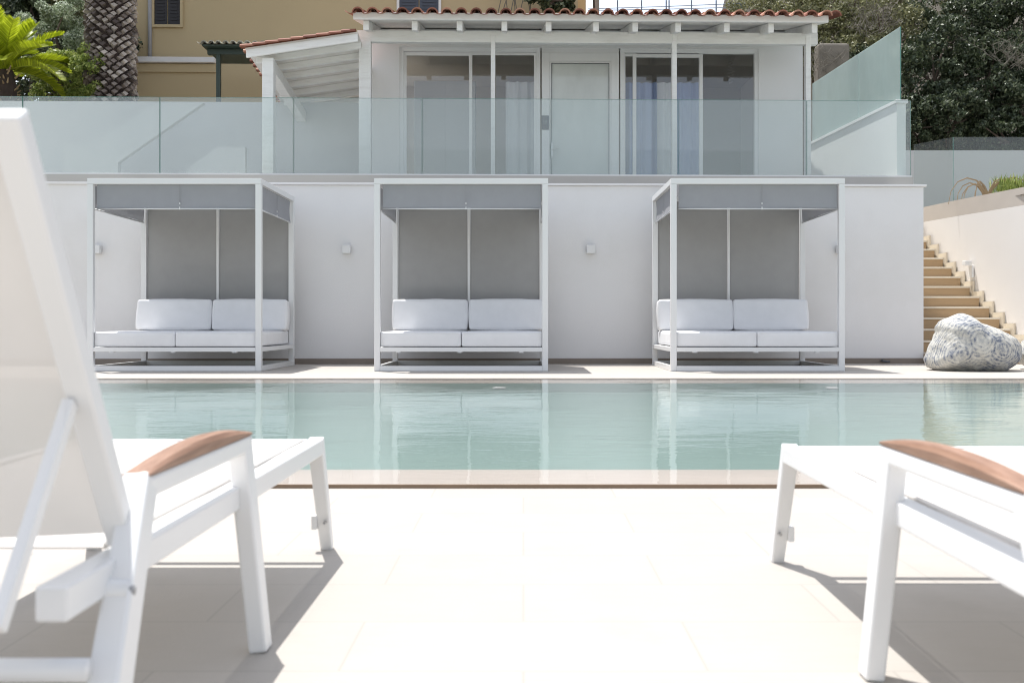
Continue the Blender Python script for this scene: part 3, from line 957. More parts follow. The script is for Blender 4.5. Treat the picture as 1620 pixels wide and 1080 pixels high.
# behind the house glass
a = U(646)
t = Thing('wardrobe', 'tall white wardrobe inside behind the left sliding window', 'wardrobe', (a, 4.0, FZ + 0.01), True)  # white block imitating the pale reflection in the lower panes
zw = zt(128, 700, 4.0)
t.part('carcass', MB().box(uu(655, 4.0), uu(752, 4.0), 4.02, 4.6, FZ + 0.01, zw), M['white_int'], bevel=0.005)
for p in (655, 704):
    d_ = t.part('wardrobe_door', MB().box(uu(p, 4.0) + 0.005, uu(p + 48, 4.0) - 0.005, 4.0, 4.018, FZ + 0.05, zw - 0.02), M['white_int'], bevel=0.004)
u = uu(727, 5.9); z = zt(107, 727, 5.9)
t = Thing('air_conditioner', 'grey air conditioner high on the room wall behind the left window', 'air conditioner', (u, 6.2, z), True)
t.part('casing', MB().box(u - 0.2, u + 0.2, 5.95, 6.195, z - 0.07, z + 0.07), M['grey_unit'], bevel=0.02)
t.part('louvre', MB().box(u - 0.18, u + 0.18, 5.925, 5.949, z - 0.06, z - 0.035), M['dark'])
def pane_sheet(name, pa, pb, v, ztop, mat, label):
    a, b = uu(pa, v), uu(pb, v)
    m = MB(); vs = []; fs = []; K = int((b - a) / 0.02)
    for i in range(K + 1):
        x = a + (b - a) * i / K
        y = v + 0.03 * math.sin(x * 42) + 0.012 * math.sin(x * 71 + 1)
        vs += [(x, y, FZ + 0.03), (x, y, ztop)]
    for i in range(K): fs.append((2 * i, 2 * i + 2, 2 * i + 3, 2 * i + 1))
    m.add(vs, fs)
    single(name, m, mat, label, 'curtain', ((a + b) / 2, v, FZ + 0.03), True, smooth=True)
pane_sheet('curtain', 989, 1040, 2.8, zt(131, 1010, 2.8), M['blue_curtain'], 'blue curtain behind the narrow pane beside the door')  # blue sheets imitate sky and sea mirrored in the panes
pane_sheet('curtain', 1040, 1062, 2.86, zt(131, 1050, 2.86), M['sheer'], 'pale sheer curtain beside the blue curtain, left of the thin post')
pane_sheet('curtain', 1064, 1108, 2.8, zt(131, 1080, 2.8), M['blue_curtain'], 'blue curtain right of the thin porch post')
pane_sheet('curtain', 800, 850, 2.86, zt(130, 830, 2.86), M['sheer'], 'pale sheer curtain at the right end of the left window')
# squiggly wire ornament in the right window
u = uu(1156, 3.2); zc = zt(112, 1156, 3.2)
pts = []
for k in range(15):
    pts.append((u + (0.07 if k % 2 else -0.06) * (1 - abs(k - 7) / 14), 3.2, zc + 0.19 - k * 0.03))
single('wire_ornament', MB().tube(pts, 0.006, 6), M['white_metal'], 'white zigzag wire ornament hanging behind the rightmost pane', 'ornament', (u, 3.2, zc), True)

# ------------------------------------------------------------------ lean-to porch left of the house
lt = Thing('lean_to_porch', 'white lean-to timber porch with terracotta edge left of the pool house', 'porch', (uu(424, 1.0), 1.0, FZ), True)
LU0, LU1 = uu(386, VF), uu(566, VF)
LZ0 = zt(76, 386, VF)
LSU = (zt(50, 566, VF) - LZ0) / (LU1 - LU0)
def lz(u, v): return LZ0 + LSU * (u - LU0) - 0.10 * (v - VF)
LV1 = 4.0
def slab(u0, u1, v0, v1, dz0, dz1):
    vs = [(u, v, lz(u, v) + dz0) for u, v in ((u0, v0), (u1, v0), (u1, v1), (u0, v1))] + [(u, v, lz(u, v) + dz1) for u, v in ((u0, v0), (u1, v0), (u1, v1), (u0, v1))]
    return MB().add(vs, [(0, 3, 2, 1), (4, 5, 6, 7), (0, 1, 5, 4), (1, 2, 6, 5), (2, 3, 7, 6), (3, 0, 4, 7)])
lt.part('roof_boards', slab(LU0 + 0.02, LU1, VF, LV1, -0.03, -0.005), M['soffit'])
lt.part('front_fascia', slab(LU0 + 0.03, LU1, VF + 0.0, VF + 0.04, -0.15, -0.031), M['white_wood'], bevel=0.004)
k = 0
v = VF + 0.35
while v < LV1:
    lt.part('rafter', slab(LU0 + 0.1, LU1, v, v + 0.06, -0.125, -0.031), M['white_wood'], bevel=0.005)
    v += 0.42
# terracotta rake tiles along the front edge and eave tiles at the left
m = MB()
n = 9
for i in range(n):
    a = LU0 - 0.05 + (LU1 - LU0) * i / n; b = LU0 - 0.05 + (LU1 - LU0) * (i + 1.12) / n
    for v_ in [VF - 0.02 + 0.21 * q for q in range(15)]:
        vs = []; fs = []
        for (x, rr, up) in ((a, 0.056, 0.014), (b, 0.05, 0.0)):
            for s in range(7):
                th = math.pi * s / 6
                vs.append((x, v_ - rr * math.cos(th), lz(x, v_) + up - 0.012 + rr * math.sin(th)))
        for s in range(6): fs.append((s, s + 1, s + 8, s + 7))
        fs.append(tuple(range(7)))
        m.add(vs, fs)
lt.part('roof_tiles', m, M['terracotta'])
u = uu(424, VF + 0.15)
for (pa, pb, v_) in ((414.5, 432.5, VF + 0.1),):
    lt.part('post', MB().box(uu(pa, v_), uu(pb, v_), v_, v_ + 0.17, FZ, lz(u, v_) - 0.16), M['white_wood'], bevel=0.01)
u2 = uu(481, 3.6)
lt.part('post', MB().box(u2 - 0.07, u2 + 0.07, 3.55, 3.69, FZ, lz(u2, 3.6) - 0.36), M['white_wood'], bevel=0.01)
uf = uu(425, VF + 0.2)
lt.part('side_beam', MB().bar((uf, VF + 0.2, lz(uf, VF + 0.2) - 0.23), (u2, 3.65, lz(u2, 3.6) - 0.36), 0.16, 0.18), M['white_wood'], bevel=0.006)

# white wall behind the left glass with the flank of an outside stair
wv = 3.4
zz = zt(161, 250, wv)
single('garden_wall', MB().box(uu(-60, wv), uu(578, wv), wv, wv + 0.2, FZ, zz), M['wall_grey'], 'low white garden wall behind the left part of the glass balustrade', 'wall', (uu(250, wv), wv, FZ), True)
def poly_wall(pts, v0, th):
    vs = [(u, v0, z) for u, z in pts] + [(u, v0 + th, z) for u, z in pts]
    n = len(pts)
    fs = [tuple(range(n)), tuple(range(2 * n - 1, n - 1, -1))] + [(i, i + n, (i + 1) % n + n, (i + 1) % n) for i in range(n)]
    return MB().add(vs, fs)
def P(px, py, v): return (uu(px, v), zt(py, px, v))
sv = 2.2
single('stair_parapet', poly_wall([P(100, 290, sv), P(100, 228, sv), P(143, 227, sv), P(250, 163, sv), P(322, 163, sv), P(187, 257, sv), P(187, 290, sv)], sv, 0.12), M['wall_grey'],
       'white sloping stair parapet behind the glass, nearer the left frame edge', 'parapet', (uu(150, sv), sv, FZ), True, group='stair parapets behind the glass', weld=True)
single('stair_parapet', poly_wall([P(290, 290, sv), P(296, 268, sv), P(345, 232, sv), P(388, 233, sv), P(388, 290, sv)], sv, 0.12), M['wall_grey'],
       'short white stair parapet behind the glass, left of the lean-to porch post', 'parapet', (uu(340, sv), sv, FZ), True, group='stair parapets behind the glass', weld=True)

# ------------------------------------------------------------------ tan building behind
bv = 9.0
tb = Thing('tan_building', 'large tan rendered building with dark shuttered windows behind the pool house', 'building', (uu(560, bv), bv, 2.0), True)
b0, b1 = uu(198, bv), uu(914, bv)
tb.part('wall', MB().box(b0, b1, bv, bv + 8, -2, 11.0), M['tan'])
tb.part('corner_pilaster', MB().box(b1 + 0.001, uu(927, bv), bv + 0.02, bv + 0.5, -2, 11.0), M['tan_warm'])  # sunlit sliver at the corner, its light put into a warmer colour
tb.part('ledge', MB().box(b0, uu(342, bv), bv - 0.14, bv - 0.001, zt(101, 280, bv), zt(92.5, 280, bv)), M['pale_band'], bevel=0.01)
tb.part('plinth_band', MB().box(b0, uu(342, bv), bv - 0.05, bv - 0.001, zt(115, 280, bv), zt(102, 280, bv)), M['tan'])
tb.part('drainpipe', MB().tube([(uu(238.5, bv), bv - 0.06, zt(92, 238, bv)), (uu(238.5, bv), bv - 0.06, zt(44, 238, bv)), (uu(238.5, bv), bv - 0.06, 10.5)], 0.045, 10), M['grey_unit'], smooth=True)
m = MB()
def bwin(pa, pb, pbot, mat, frame, lab):
    a, b = uu(pa, bv), uu(pb, bv); z0 = zt(pbot, pa, bv)
    w = tb.part('window', frame_rect(MB(), a - 0.06, b + 0.06, z0 - 0.06, z0 + 1.6, 0.06, bv - 0.06, bv - 0.001), frame, label=lab)
    mid = (a + b) / 2
    for p, q in ((a, mid - 0.012), (mid + 0.012, b)):
        mm = MB().box(p + 0.003, q, bv - 0.03, bv - 0.002, z0 + 0.003, z0 + 1.53)
        for k in range(18):
            zk = z0 + 0.1 + k * 0.078
            mm.box(p + 0.06, q - 0.06, bv - 0.045, bv - 0.031, zk, zk + 0.035)
        tb.part('shutter', mm, mat, w)
bwin(245, 286, 40, M['shutter_dark'], M['tan'], 'window with dark shutters')
bwin(632, 694, 22, M['shutter_blue'], M['pale_band'], 'window with slate blue shutters and pale frame')
# little green timber canopy in front of it
gv = 6.6
gc = Thing('green_canopy', 'small dark green timber canopy with old tiles before the tan building', 'canopy', (uu(346, gv), gv, 2.5), True)
g0, g1 = uu(329, gv), uu(470, gv)
gz = zt(80, 350, gv)
gc.part('beam', MB().box(g0, g1, gv - 0.06, gv + 0.06, gz - 0.10, gz + 0.02), M['green_wood'], bevel=0.01)
for p in (346, 462):
    gc.part('post', MB().box(uu(p - 3.2, gv), uu(p + 3.2, gv), gv - 0.045, gv + 0.045, 2.0, gz - 0.101), M['green_wood'])
gc.part('boards', MB().box(g0 - 0.05, g1, gv - 0.25, gv + 1.2, gz + 0.021, gz + 0.06), M['green_wood'])
gs = lambda v: gz + 0.05 + (v - gv + 0.25) * 0.12
gc.part('roof_tiles', tile_roof(g0 - 0.07, g1, 0, gv - 0.3, gv + 1.2, 0.15, 0.058, gs, 0.015, 4), M['old_tile'])

# ------------------------------------------------------------------ right side: parapet, glass, stairs
A_, B_ = Vector((5.66, 15.52, 0)), Vector((5.37, 19.2, 0))
dr = (B_ - A_).normalized(); nr = Vector((dr.y, -dr.x, 0))
def run(m, a, b, off0, off1, z0, z1):
    p = [a + nr * off0, b + nr * off0, b + nr * off1, a + nr * off1]
    vs = [(q.x, q.y, z0) for q in p] + [(q.x, q.y, z1) for q in p]
    return m.add(vs, [(0, 1, 2, 3), (7, 6, 5, 4), (0, 4, 5, 1), (1, 5, 6, 2), (2, 6, 7, 3), (3, 7, 4, 0)])
PZ = wz(158, 15.5)
t = Thing('side_parapet', 'white parapet wall with slim coping at the right end of the terrace', 'wall', tuple(A_) [:2] + (FZ,))
t.part('wall', run(MB(), A_, B_, 0.0, 0.14, FZ - 0.02, PZ - 0.05), M['wall'])
t.part('coping', run(MB(), A_ - dr * 0.03, B_, -0.025, 0.165, PZ - 0.049, PZ), M['wall'], bevel=0.004)
t = Thing('side_glass_screen', 'tall pale green glass screen standing on the white side parapet', 'glass screen', (A_.x, A_.y, PZ))
p1 = A_ + dr * 1.55
g = t.part('glass_panel', run(MB(), A_, p1 - dr * 0.006, 0.05, 0.066, PZ + 0.002, wz(42, 15.5)), M['glass_side'])
t.part('glass_edge', run(MB(), A_ - dr * 0.004, A_ - dr * 0.001, 0.05, 0.066, PZ + 0.002, wz(42, 15.5)), M['glass_edge'], g)
g = t.part('glass_panel', run(MB(), p1 + dr * 0.006, B_, 0.05, 0.066, PZ + 0.002, wz(42, 15.5)), M['glass_side'])

# stairs
st = Thing('staircase', 'sandstone staircase rising between the white walls at right', 'staircase', (6.7, 15.0, 0.0))
RW0, RW1 = Vector((7.60, 14.0, 0)), Vector((7.17, 18.6, 0))
def rwx(y): return RW0.x + (RW1.x - RW0.x) * (y - RW0.y) / (RW1.y - RW0.y)
NS = 15; RISE = 0.1725; RUN = 0.29; Y0S = 14.98
sk = MB()
for k in range(NS):
    y = Y0S + RUN * k; z1 = RISE * (k + 1)
    xl = UR * TC + 0.012 - 0.0
    xr = rwx(y + RUN) - 0.032
    m = MB().box(xl, xr, y, y + RUN + (0.0 if k < NS - 1 else 1.5), z1 - RISE if k else 0.007, z1 - 0.031)
    s_ = st.part('step', m, M['step'])
    st.part('tread', MB().box(xl, xr, y - 0.022, y + RUN - 0.001 + (0.0 if k < NS - 1 else 1.5), z1 - 0.03, z1), M['nosing'], s_, bevel=0.004)
    # stepped skirting against the wall
    x2 = rwx(y) - 0.003; x2b = rwx(y + RUN) - 0.003
    sk.add([(x2 - 0.028, y - 0.06, z1 - RISE + 0.0), (x2, y - 0.06, z1 - RISE), (x2b, y + RUN - 0.062, z1 - RISE), (x2b - 0.028, y + RUN - 0.062, z1 - RISE),
            (x2 - 0.028, y - 0.06, z1 + 0.085), (x2, y - 0.06, z1 + 0.085), (x2b, y + RUN - 0.062, z1 + 0.085), (x2b - 0.028, y + RUN - 0.062, z1 + 0.085)],
           [(0, 3, 2, 1), (4, 5, 6, 7), (0, 1, 5, 4), (1, 2, 6, 5), (2, 3, 7, 6), (3, 0, 4, 7)])
st.part('stepped_skirting', sk, M['skirting'])
# curved white wall to the right of the stairs
t = Thing('stair_wall', 'tall curved white wall with beige coping on the right of the stairs', 'wall', (7.6, 15.0, 0))
def wall_path(n=24):
    pts = []
    for i in range(n + 1):
        y = 13.2 + (19.6 - 13.2) * i / n
        x = rwx(y) + 0.12 * max(0, (y - 16.5)) ** 2 * 0.12
        pts.append((x, y))
    return pts
def ribbon(off0, off1, zfun0, zfun1):
    pts = wall_path(); m = MB(); vs = []; fs = []
    for i, (x, y) in enumerate(pts):
        vs += [(x + off0, y, zfun0(y)), (x + off1, y, zfun0(y)), (x + off1, y, zfun1(y)), (x + off0, y, zfun1(y))]
    for i in range(len(pts) - 1):
        for k in range(4):
            k2 = (k + 1) % 4
            fs.append((i * 4 + k, i * 4 + k2, (i + 1) * 4 + k2, (i + 1) * 4 + k))
    fs.append((0, 3, 2, 1)); o = (len(pts) - 1) * 4; fs.append((o, o + 1, o + 2, o + 3))
    return m.add(vs, fs)
ztop = lambda y: 2.36 + 0.02 * (y - 15)
zband = lambda y: 2.63 + 0.02 * (y - 15)
t.part('wall_face', ribbon(0.0, 0.3, lambda y: 0.0, ztop), M['wall_warm'], smooth=False, weld=True)
t.part('coping', ribbon(-0.0, 0.36, lambda y: ztop(y) + 0.001, zband), M['coping'], weld=True)  # upper band of the wall, its shade put into the beige colour
# lamp on it
yl = 16.75; xl = rwx(yl); zl = wz(426, yl)
t = Thing('stair_lamp', 'white box wall lamp with downlight on the curved stair wall', 'wall lamp', (xl, yl, zl))
t.part('lamp_body', MB().box(xl - 0.035, xl - 0.002, yl - 0.07, yl + 0.07, zl - 0.14, zl + 0.06), M['white_metal'], bevel=0.006)
t.part('lamp_hood', MB().box(xl - 0.14, xl - 0.036, yl - 0.07, yl + 0.07, zl + 0.06, zl + 0.14), M['white_metal'], bevel=0.008)

# upper path beyond the stair wall
m = MB().add([(7.4, 13, 2.5), (30, 13, 2.5), (30, 22, 2.6), (5.4, 22, 2.6), (5.4, 19.75, 2.58), (7.55, 19.75, 2.58)], [(0, 1, 2, 3, 4, 5)])
struct('upper_path', m, M['path'])
d0 = 21.0
t = Thing('boundary_wall', 'white boundary wall at the foot of the shrubby hillside', 'wall', (9, d0, 2.5))
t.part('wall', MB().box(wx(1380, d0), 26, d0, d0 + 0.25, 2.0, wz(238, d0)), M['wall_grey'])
gd = 18.6
t = Thing('path_glass_fence', 'clear glass fence with green edges before the white boundary wall', 'glass fence', (wx(1508, gd), gd, 2.5))
gx = wx(1508, gd); gt = wz(217, gd)
for a, b in ((gx + 0.006, gx + 2.0), (gx + 2.012, gx + 4.0)):
    g = t.part('glass_panel', MB().box(a, b, gd, gd + 0.016, 2.5, gt), M['glass_clear'])
    t.part('glass_edge', MB().box(a - 0.005, a - 0.001, gd, gd + 0.016, 2.5, gt), M['glass_edge'], g)
a = Vector((gx, gd + 0.02, 0)); b = Vector((wx(1446, 19.4), 19.4, 0))
m = MB().bar((a.x, a.y, (2.5 + gt) / 2), (b.x, b.y, (2.5 + gt) / 2), 0.016, gt - 2.5, side=(0.85, 0.45, 0))
t.part('glass_panel', m, M['glass_clear'])
# rubble retaining wall behind the house
single('rubble_wall', MB().box(wx(1295, 23), wx(1345, 23), 23, 23.4, 2, wz(68, 23)), M['rubble'], 'rough brown stone pillar among the shrubs right of the porch roof', 'stone pillar', (wx(1320, 23), 23, 2), bevel=0.06)

# ------------------------------------------------------------------ boulders
def boulder(name, cx, d, zb, outline, depth, label, seed):
    """outline: (x, z) silhouette in metres round its centre, turned into a full solid"""
    pts = outline
    n = len(pts)
    cz = sum(p[1] for p in pts) / n; cxx = sum(p[0] for p in pts) / n
    pol = sorted(((math.atan2(z - cz, x - cxx), math.hypot(x - cxx, z - cz)) for x, z in pts))
    def rad(a):
        for i in range(n):
            a0, r0 = pol[i]; a1, r1 = pol[(i + 1) % n]
            if i == n - 1: a1 += 2 * math.pi
            aa = a if a >= a0 else a + 2 * math.pi
            if a0 <= aa <= a1:
                q = (aa - a0) / (a1 - a0 + 1e-9)
                # straight chord between outline points
                x0, z0 = r0 * math.cos(a0), r0 * math.sin(a0); x1, z1 = r1 * math.cos(a1), r1 * math.sin(a1)
                dx, dz = math.cos(aa), math.sin(aa)
                den = dx * (z1 - z0) - dz * (x1 - x0)
                if abs(den) < 1e-9: return r0
                return (x0 * (z1 - z0) - z0 * (x1 - x0)) / den
        return pol[0][1]
    K, J = 120, 60
    vs = []; fs = []
    R = random.Random(seed)
    ph = [R.uniform(0, 6) for _ in range(8)]
    for j in range(J + 1):
        phi = -math.pi / 2 + math.pi * j / J
        for k in range(K):
            a = -math.pi + 2 * math.pi * k / K + 1e-4
            r = rad(a)
            cph = max(0.0, math.cos(phi)) ** 0.72
            x = r * math.cos(a) * cph; z = r * math.sin(a) * cph
            y = depth * math.sin(phi)
            w = 1 + 0.02 * math.sin(5 * x + 4 * z + ph[0]) + 0.018 * math.sin(11 * x - 7 * y + ph[1]) + 0.012 * math.sin(17 * z + 13 * y + ph[2]) + 0.008 * math.sin(31 * x + 23 * z + ph[3])
            qv = Vector((x * 4, y * 4, z * 4 + seed))
            w += 0.028 * mn.noise(qv) + 0.016 * mn.noise(qv * 2.7) + 0.012 * mn.noise(qv * 6.1)
            zz_ = max(zb, cz + z * w)
            vs.append((cx + cxx + x * w, d + y * w, zz_))
    for j in range(J):
        for k in range(K):
            k2 = (k + 1) % K
            fs.append((j * K + k, j * K + k2, (j + 1) * K + k2, (j + 1) * K + k))
    m = MB().add(vs, fs)
    return single(name, m, M['boulder'], label, 'boulder', (cx, d, zb), smooth=True, weld=True)
bd = 12.95
oc = wx(1540, bd)
ol = [(wx(px, bd) - oc, wz(py, bd)) for px, py in ((1465, 570), (1468, 582), (1480, 588), (1540, 590), (1578, 588), (1600, 579), (1613, 570), (1615, 548), (1604, 535), (1570, 518), (1545, 508), (1532, 499), (1522, 497), (1510, 500), (1490, 508), (1484, 515), (1484, 524), (1474, 545))]
boulder('boulder', oc, bd, 0.006, ol, 0.42, 'large blue and white mottled boulder at the foot of the stairs', 3)
oc2 = wx(1650, 13.2)
ol2 = [(wx(px, 13.2) - oc2, wz(py, 13.2)) for px, py in ((1611, 560), (1616, 575), (1640, 585), (1680, 585), (1700, 570), (1690, 540), (1650, 530), (1622, 538))]
boulder('boulder', oc2, 13.2, 0.006, ol2, 0.3, 'smaller pale boulder touching the right frame edge beside the large mottled one', 9)

# ------------------------------------------------------------------ plants
def leaves(n, pos_fn, size, aspect=2.2, up_bias=0.3, seed=0):
    """n small pointed leaves (rhombi) at positions from pos_fn(rng) -> (pos, outward)"""
    R = np.random.RandomState(seed)
    P_, O_ = pos_fn(R, n)
    a = R.normal(size=(n, 3)); a[:, 2] += up_bias
    a /= np.linalg.norm(a, axis=1)[:, None]
    nrm = R.normal(size=(n, 3)) * 0.7 + O_
    b = np.cross(a, nrm); b /= (np.linalg.norm(b, axis=1)[:, None] + 1e-9)
    s = size * R.uniform(0.6, 1.35, n)[:, None]
    l = a * s; w = b * s / aspect
    V = np.empty((n, 4, 3))
    V[:, 0] = P_ - l * 0.5; V[:, 1] = P_ + w * 0.5 ; V[:, 2] = P_ + l * 0.5; V[:, 3] = P_ - w * 0.5
    m = MB()
    m.v = [tuple(x) for x in V.reshape(-1, 3)]
    m.f = [(4 * i, 4 * i + 1, 4 * i + 2, 4 * i + 3) for i in range(n)]
    return m

def clump_crown(c, rad, nclump, seed, hollow=0.55):
    R = np.random.RandomState(seed)
    d = R.normal(size=(nclump, 3)); d /= np.linalg.norm(d, axis=1)[:, None]
    r = R.uniform(hollow, 1.0, nclump)[:, None]
    cc = np.array(c) + d * r * np.array(rad)
    cr = R.uniform(0.16, 0.34, nclump) * np.mean(rad)
    def fn(R2, n):
        k = R2.randint(0, nclump, n)
        o = R2.normal(size=(n, 3)); o /= np.linalg.norm(o, axis=1)[:, None]
        q = R2.uniform(0.35, 1.0, n)[:, None] ** 0.6
        return cc[k] + o * q * cr[k][:, None] * np.array([1, 1, 0.8]), o
    return fn, cc

def shrub(name, label, cat, c, rad, n, leaf, size, seed, nclump=34, group=None, base_z=None, twigs=10, aspect=2.2, stem=0.07):
    bz = c[2] - rad[2] if base_z is None else base_z
    t = Thing(name, label, cat, (c[0], c[1], bz), False, group)
    fn, cc = clump_crown(c, rad, nclump, seed)
    t.part('foliage', leaves(n, fn, size, aspect, 0.3, seed + 1), LEAF[leaf])
    m = MB(); R = random.Random(seed)
    m.tube([(c[0], c[1], bz), (c[0] + R.uniform(-.1, .1), c[1], c[2] - rad[2] * 0.2)], [stem, stem * 0.65], 7)
    for i in range(min(twigs, len(cc))):
        e = cc[i]
        mid = (np.array(c) * 0.6 + e * 0.4) + np.array([R.uniform(-.1, .1), R.uniform(-.1, .1), -0.15])
        m.tube([(c[0], c[1], c[2] - rad[2] * 0.25), tuple(mid), tuple(e)], [stem * 0.5, stem * 0.32, stem * 0.12], 5)
    t.part('branches', m, M['bark'])
    return t

# hillside at right
def hill_z(x, y):
    rx = min(1, max(0, (x - 6.0) / 4.0))
    return 2.3 + (y - 21.3) * 0.62 * (0.04 + 0.96 * rx)
m = MB(); vs = []; fs = []
NX, NY = 30, 20
R = random.Random(5)
for j in range(NY + 1):
    for i in range(NX + 1):
        x = 2.6 + 24 * i / NX; y = 21.3 + 26 * j / NY
        z = hill_z(x, y) + R.uniform(-.25, .25)
        vs.append((x, y, z))
for j in range(NY):
    for i in range(NX):
        a = j * (NX + 1) + i
        fs.append((a, a + 1, a + NX + 2, a + NX + 1))
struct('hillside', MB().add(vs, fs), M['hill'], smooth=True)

HS = [  #  px, py, d, radius(x, z), kind, leaves
    (1195, 22, 30, 1.0, 0.8, 'olive', 2600), (1238, 20, 27, 1.1, 0.9, 'olive', 3600), (1290, 30, 25, 1.1, 1.1, 'olive', 4200), (1345, 20, 25.5, 1.25, 1.2, 'olive', 5000),
    (1330, 95, 24.2, 0.9, 0.7, 'olive', 2600), (1400, 60, 24.5, 1.15, 1.2, 'olive', 4600), (1440, 15, 26, 1.4, 1.3, 'olive', 4600),
    (1478, 110, 23.2, 0.95, 1.35, 'dark', 6500), (1520, 40, 24.5, 1.25, 1.4, 'dark', 7000), (1560, 140, 23.0, 1.05, 1.2, 'dark', 7000), (1500, 190, 22.6, 0.95, 0.8, 'dark', 5200),
    (1610, 70, 23.6, 1.1, 1.5, 'dark', 7000), (1625, 170, 22.6, 0.95, 1.0, 'dark', 5200), (1560, -20, 26, 1.3, 1.2, 'dark', 4500), (1440, 190, 22.7, 0.8, 0.75, 'dark', 4000), (1590, 215, 22.3, 0.8, 0.5, 'dark', 3500),
    (1690, 110, 24, 1.5, 1.8, 'dark', 5000), (1270, 70, 24.3, 0.7, 0.7, 'olive', 2400), (1370, 120, 23.8, 0.8, 0.7, 'dark', 3200),
]
for i, (px, py, d, rx, rz_, kind, n) in enumerate(HS):
    where = {0: 'far back against the sky', 1: 'just over the right end of the tiled roof', 2: 'behind the right corner of the porch roof', 3: 'above the glass screen', 4: 'by the stone pillar',
             5: 'behind the top of the glass screen', 6: 'at the top of the hill over the glass screen', 7: 'just right of the glass screen edge', 8: 'high up in the darkest part of the hill',
             9: 'in the middle of the dark slope', 10: 'low over the boundary wall', 11: 'tall at the right frame edge', 12: 'low at the right frame edge', 13: 'topmost on the dark slope',
             14: 'low beside the parapet corner', 15: 'lowest, touching the boundary wall top', 16: 'cut by the right frame edge', 17: 'beside the last rafter of the porch', 18: 'seen through the pale glass screen'}[i]
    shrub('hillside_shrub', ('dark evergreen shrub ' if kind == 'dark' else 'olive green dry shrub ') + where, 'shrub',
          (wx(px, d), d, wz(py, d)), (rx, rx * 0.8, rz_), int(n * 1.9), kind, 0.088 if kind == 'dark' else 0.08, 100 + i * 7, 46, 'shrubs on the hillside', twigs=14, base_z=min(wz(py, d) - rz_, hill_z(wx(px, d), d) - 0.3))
# bare twigs tangled in the hillside growth
for i, (px, py, d, h) in enumerate(((1385, 20, 23.4, 1.5), (1300, 90, 23.0, 1.2), (1605, 60, 22.2, 1.8)  )):
    m = MB(); R = random.Random(40 + i)
    x0, z0 = wx(px, d), wz(py, d)
    for k in range(26):
        a = R.uniform(-1.2, 1.2); l = R.uniform(0.3, 1) * h * 0.6
        p = Vector((x0 + R.uniform(-.4, .4), d + R.uniform(-.2, .2), z0 - h * 0.4 + R.uniform(0, .3)))
        pts = [p]
        for s in range(5):
            p = p + Vector((math.sin(a) * l / 5 + R.uniform(-.06, .06), R.uniform(-.06, .06), math.cos(a) * l / 5))
            pts.append(p)
        m.tube(pts, [0.008, 0.007, 0.006, 0.005, 0.004, 0.002], 4)
        for s in (2, 3, 4):
            for _ in range(2):
                e = pts[s] + Vector((R.uniform(-.22, .22), R.uniform(-.12, .12), R.uniform(0.0, .22)))
                m.tube([pts[s], (pts[s] + e) / 2 + Vector((R.uniform(-.03, .03), 0, R.uniform(-.03, .03))), e], [0.005, 0.004, 0.002], 4)
    lab = ['bare grey brown twiggy bush above the glass screen', 'bare twiggy bush behind the last porch post', 'tall bare twigs at the right frame edge'][i]
    single('bare_bush', m, M['twig'], lab, 'bush', (x0, d, z0 - h * 0.4), group='bare bushes on the hillside')

# left garden: bushes, cycad, palm
GL = [(70, 120, 23.2, 1.5, 1.0, 'dark', 6000, 'dark bush filling the back of the left garden, low behind the cycad trunk', 0.1), (150, 60, 23.4, 0.9, 1.3, 'dark', 4000, 'dark bush directly behind the palm trunk', 0.1), (48, 40, 22.5, 1.3, 1.2, 'dark', 6500, 'dark evergreen bush behind the cycad', 0.12), (95, 66, 21.0, 0.8, 0.95, 'silver', 7000, 'silvery leaved bush between the cycad and the palm trunk', 0.06),
      (128, 20, 22.0, 0.7, 0.7, 'olive', 3500, 'dull olive bush near the top beside the palm trunk', 0.08), (92, 124, 20.2, 0.72, 0.58, 'fresh', 4200, 'light green bush low before the garden wall', 0.06),
      (140, 118, 19.7, 0.36, 0.55, 'fresh', 2200, 'thin fresh green sapling at the foot of the palm', 0.055), (10, 20, 23.5, 1.0, 0.9, 'dark', 3000, 'dark bush at the left frame edge', 0.1)]
for i, (px, py, d, rx, rz_, kind, n, lab, sz) in enumerate(GL):
    shrub('garden_bush', lab, 'bush', (wx(px, d), d, wz(py, d)), (rx, rx * 0.8, rz_), int(n * (2.8 if kind in ('silver', 'fresh') else 1.8)), kind, sz, 300 + i * 9, 44, 'bushes in the left garden', base_z=2.4, aspect=1.9)
struct('garden_bed', MB().box(-16, uu(215, 4), 3.7, 9.0, 2.0, 2.9), M['hill'], True)

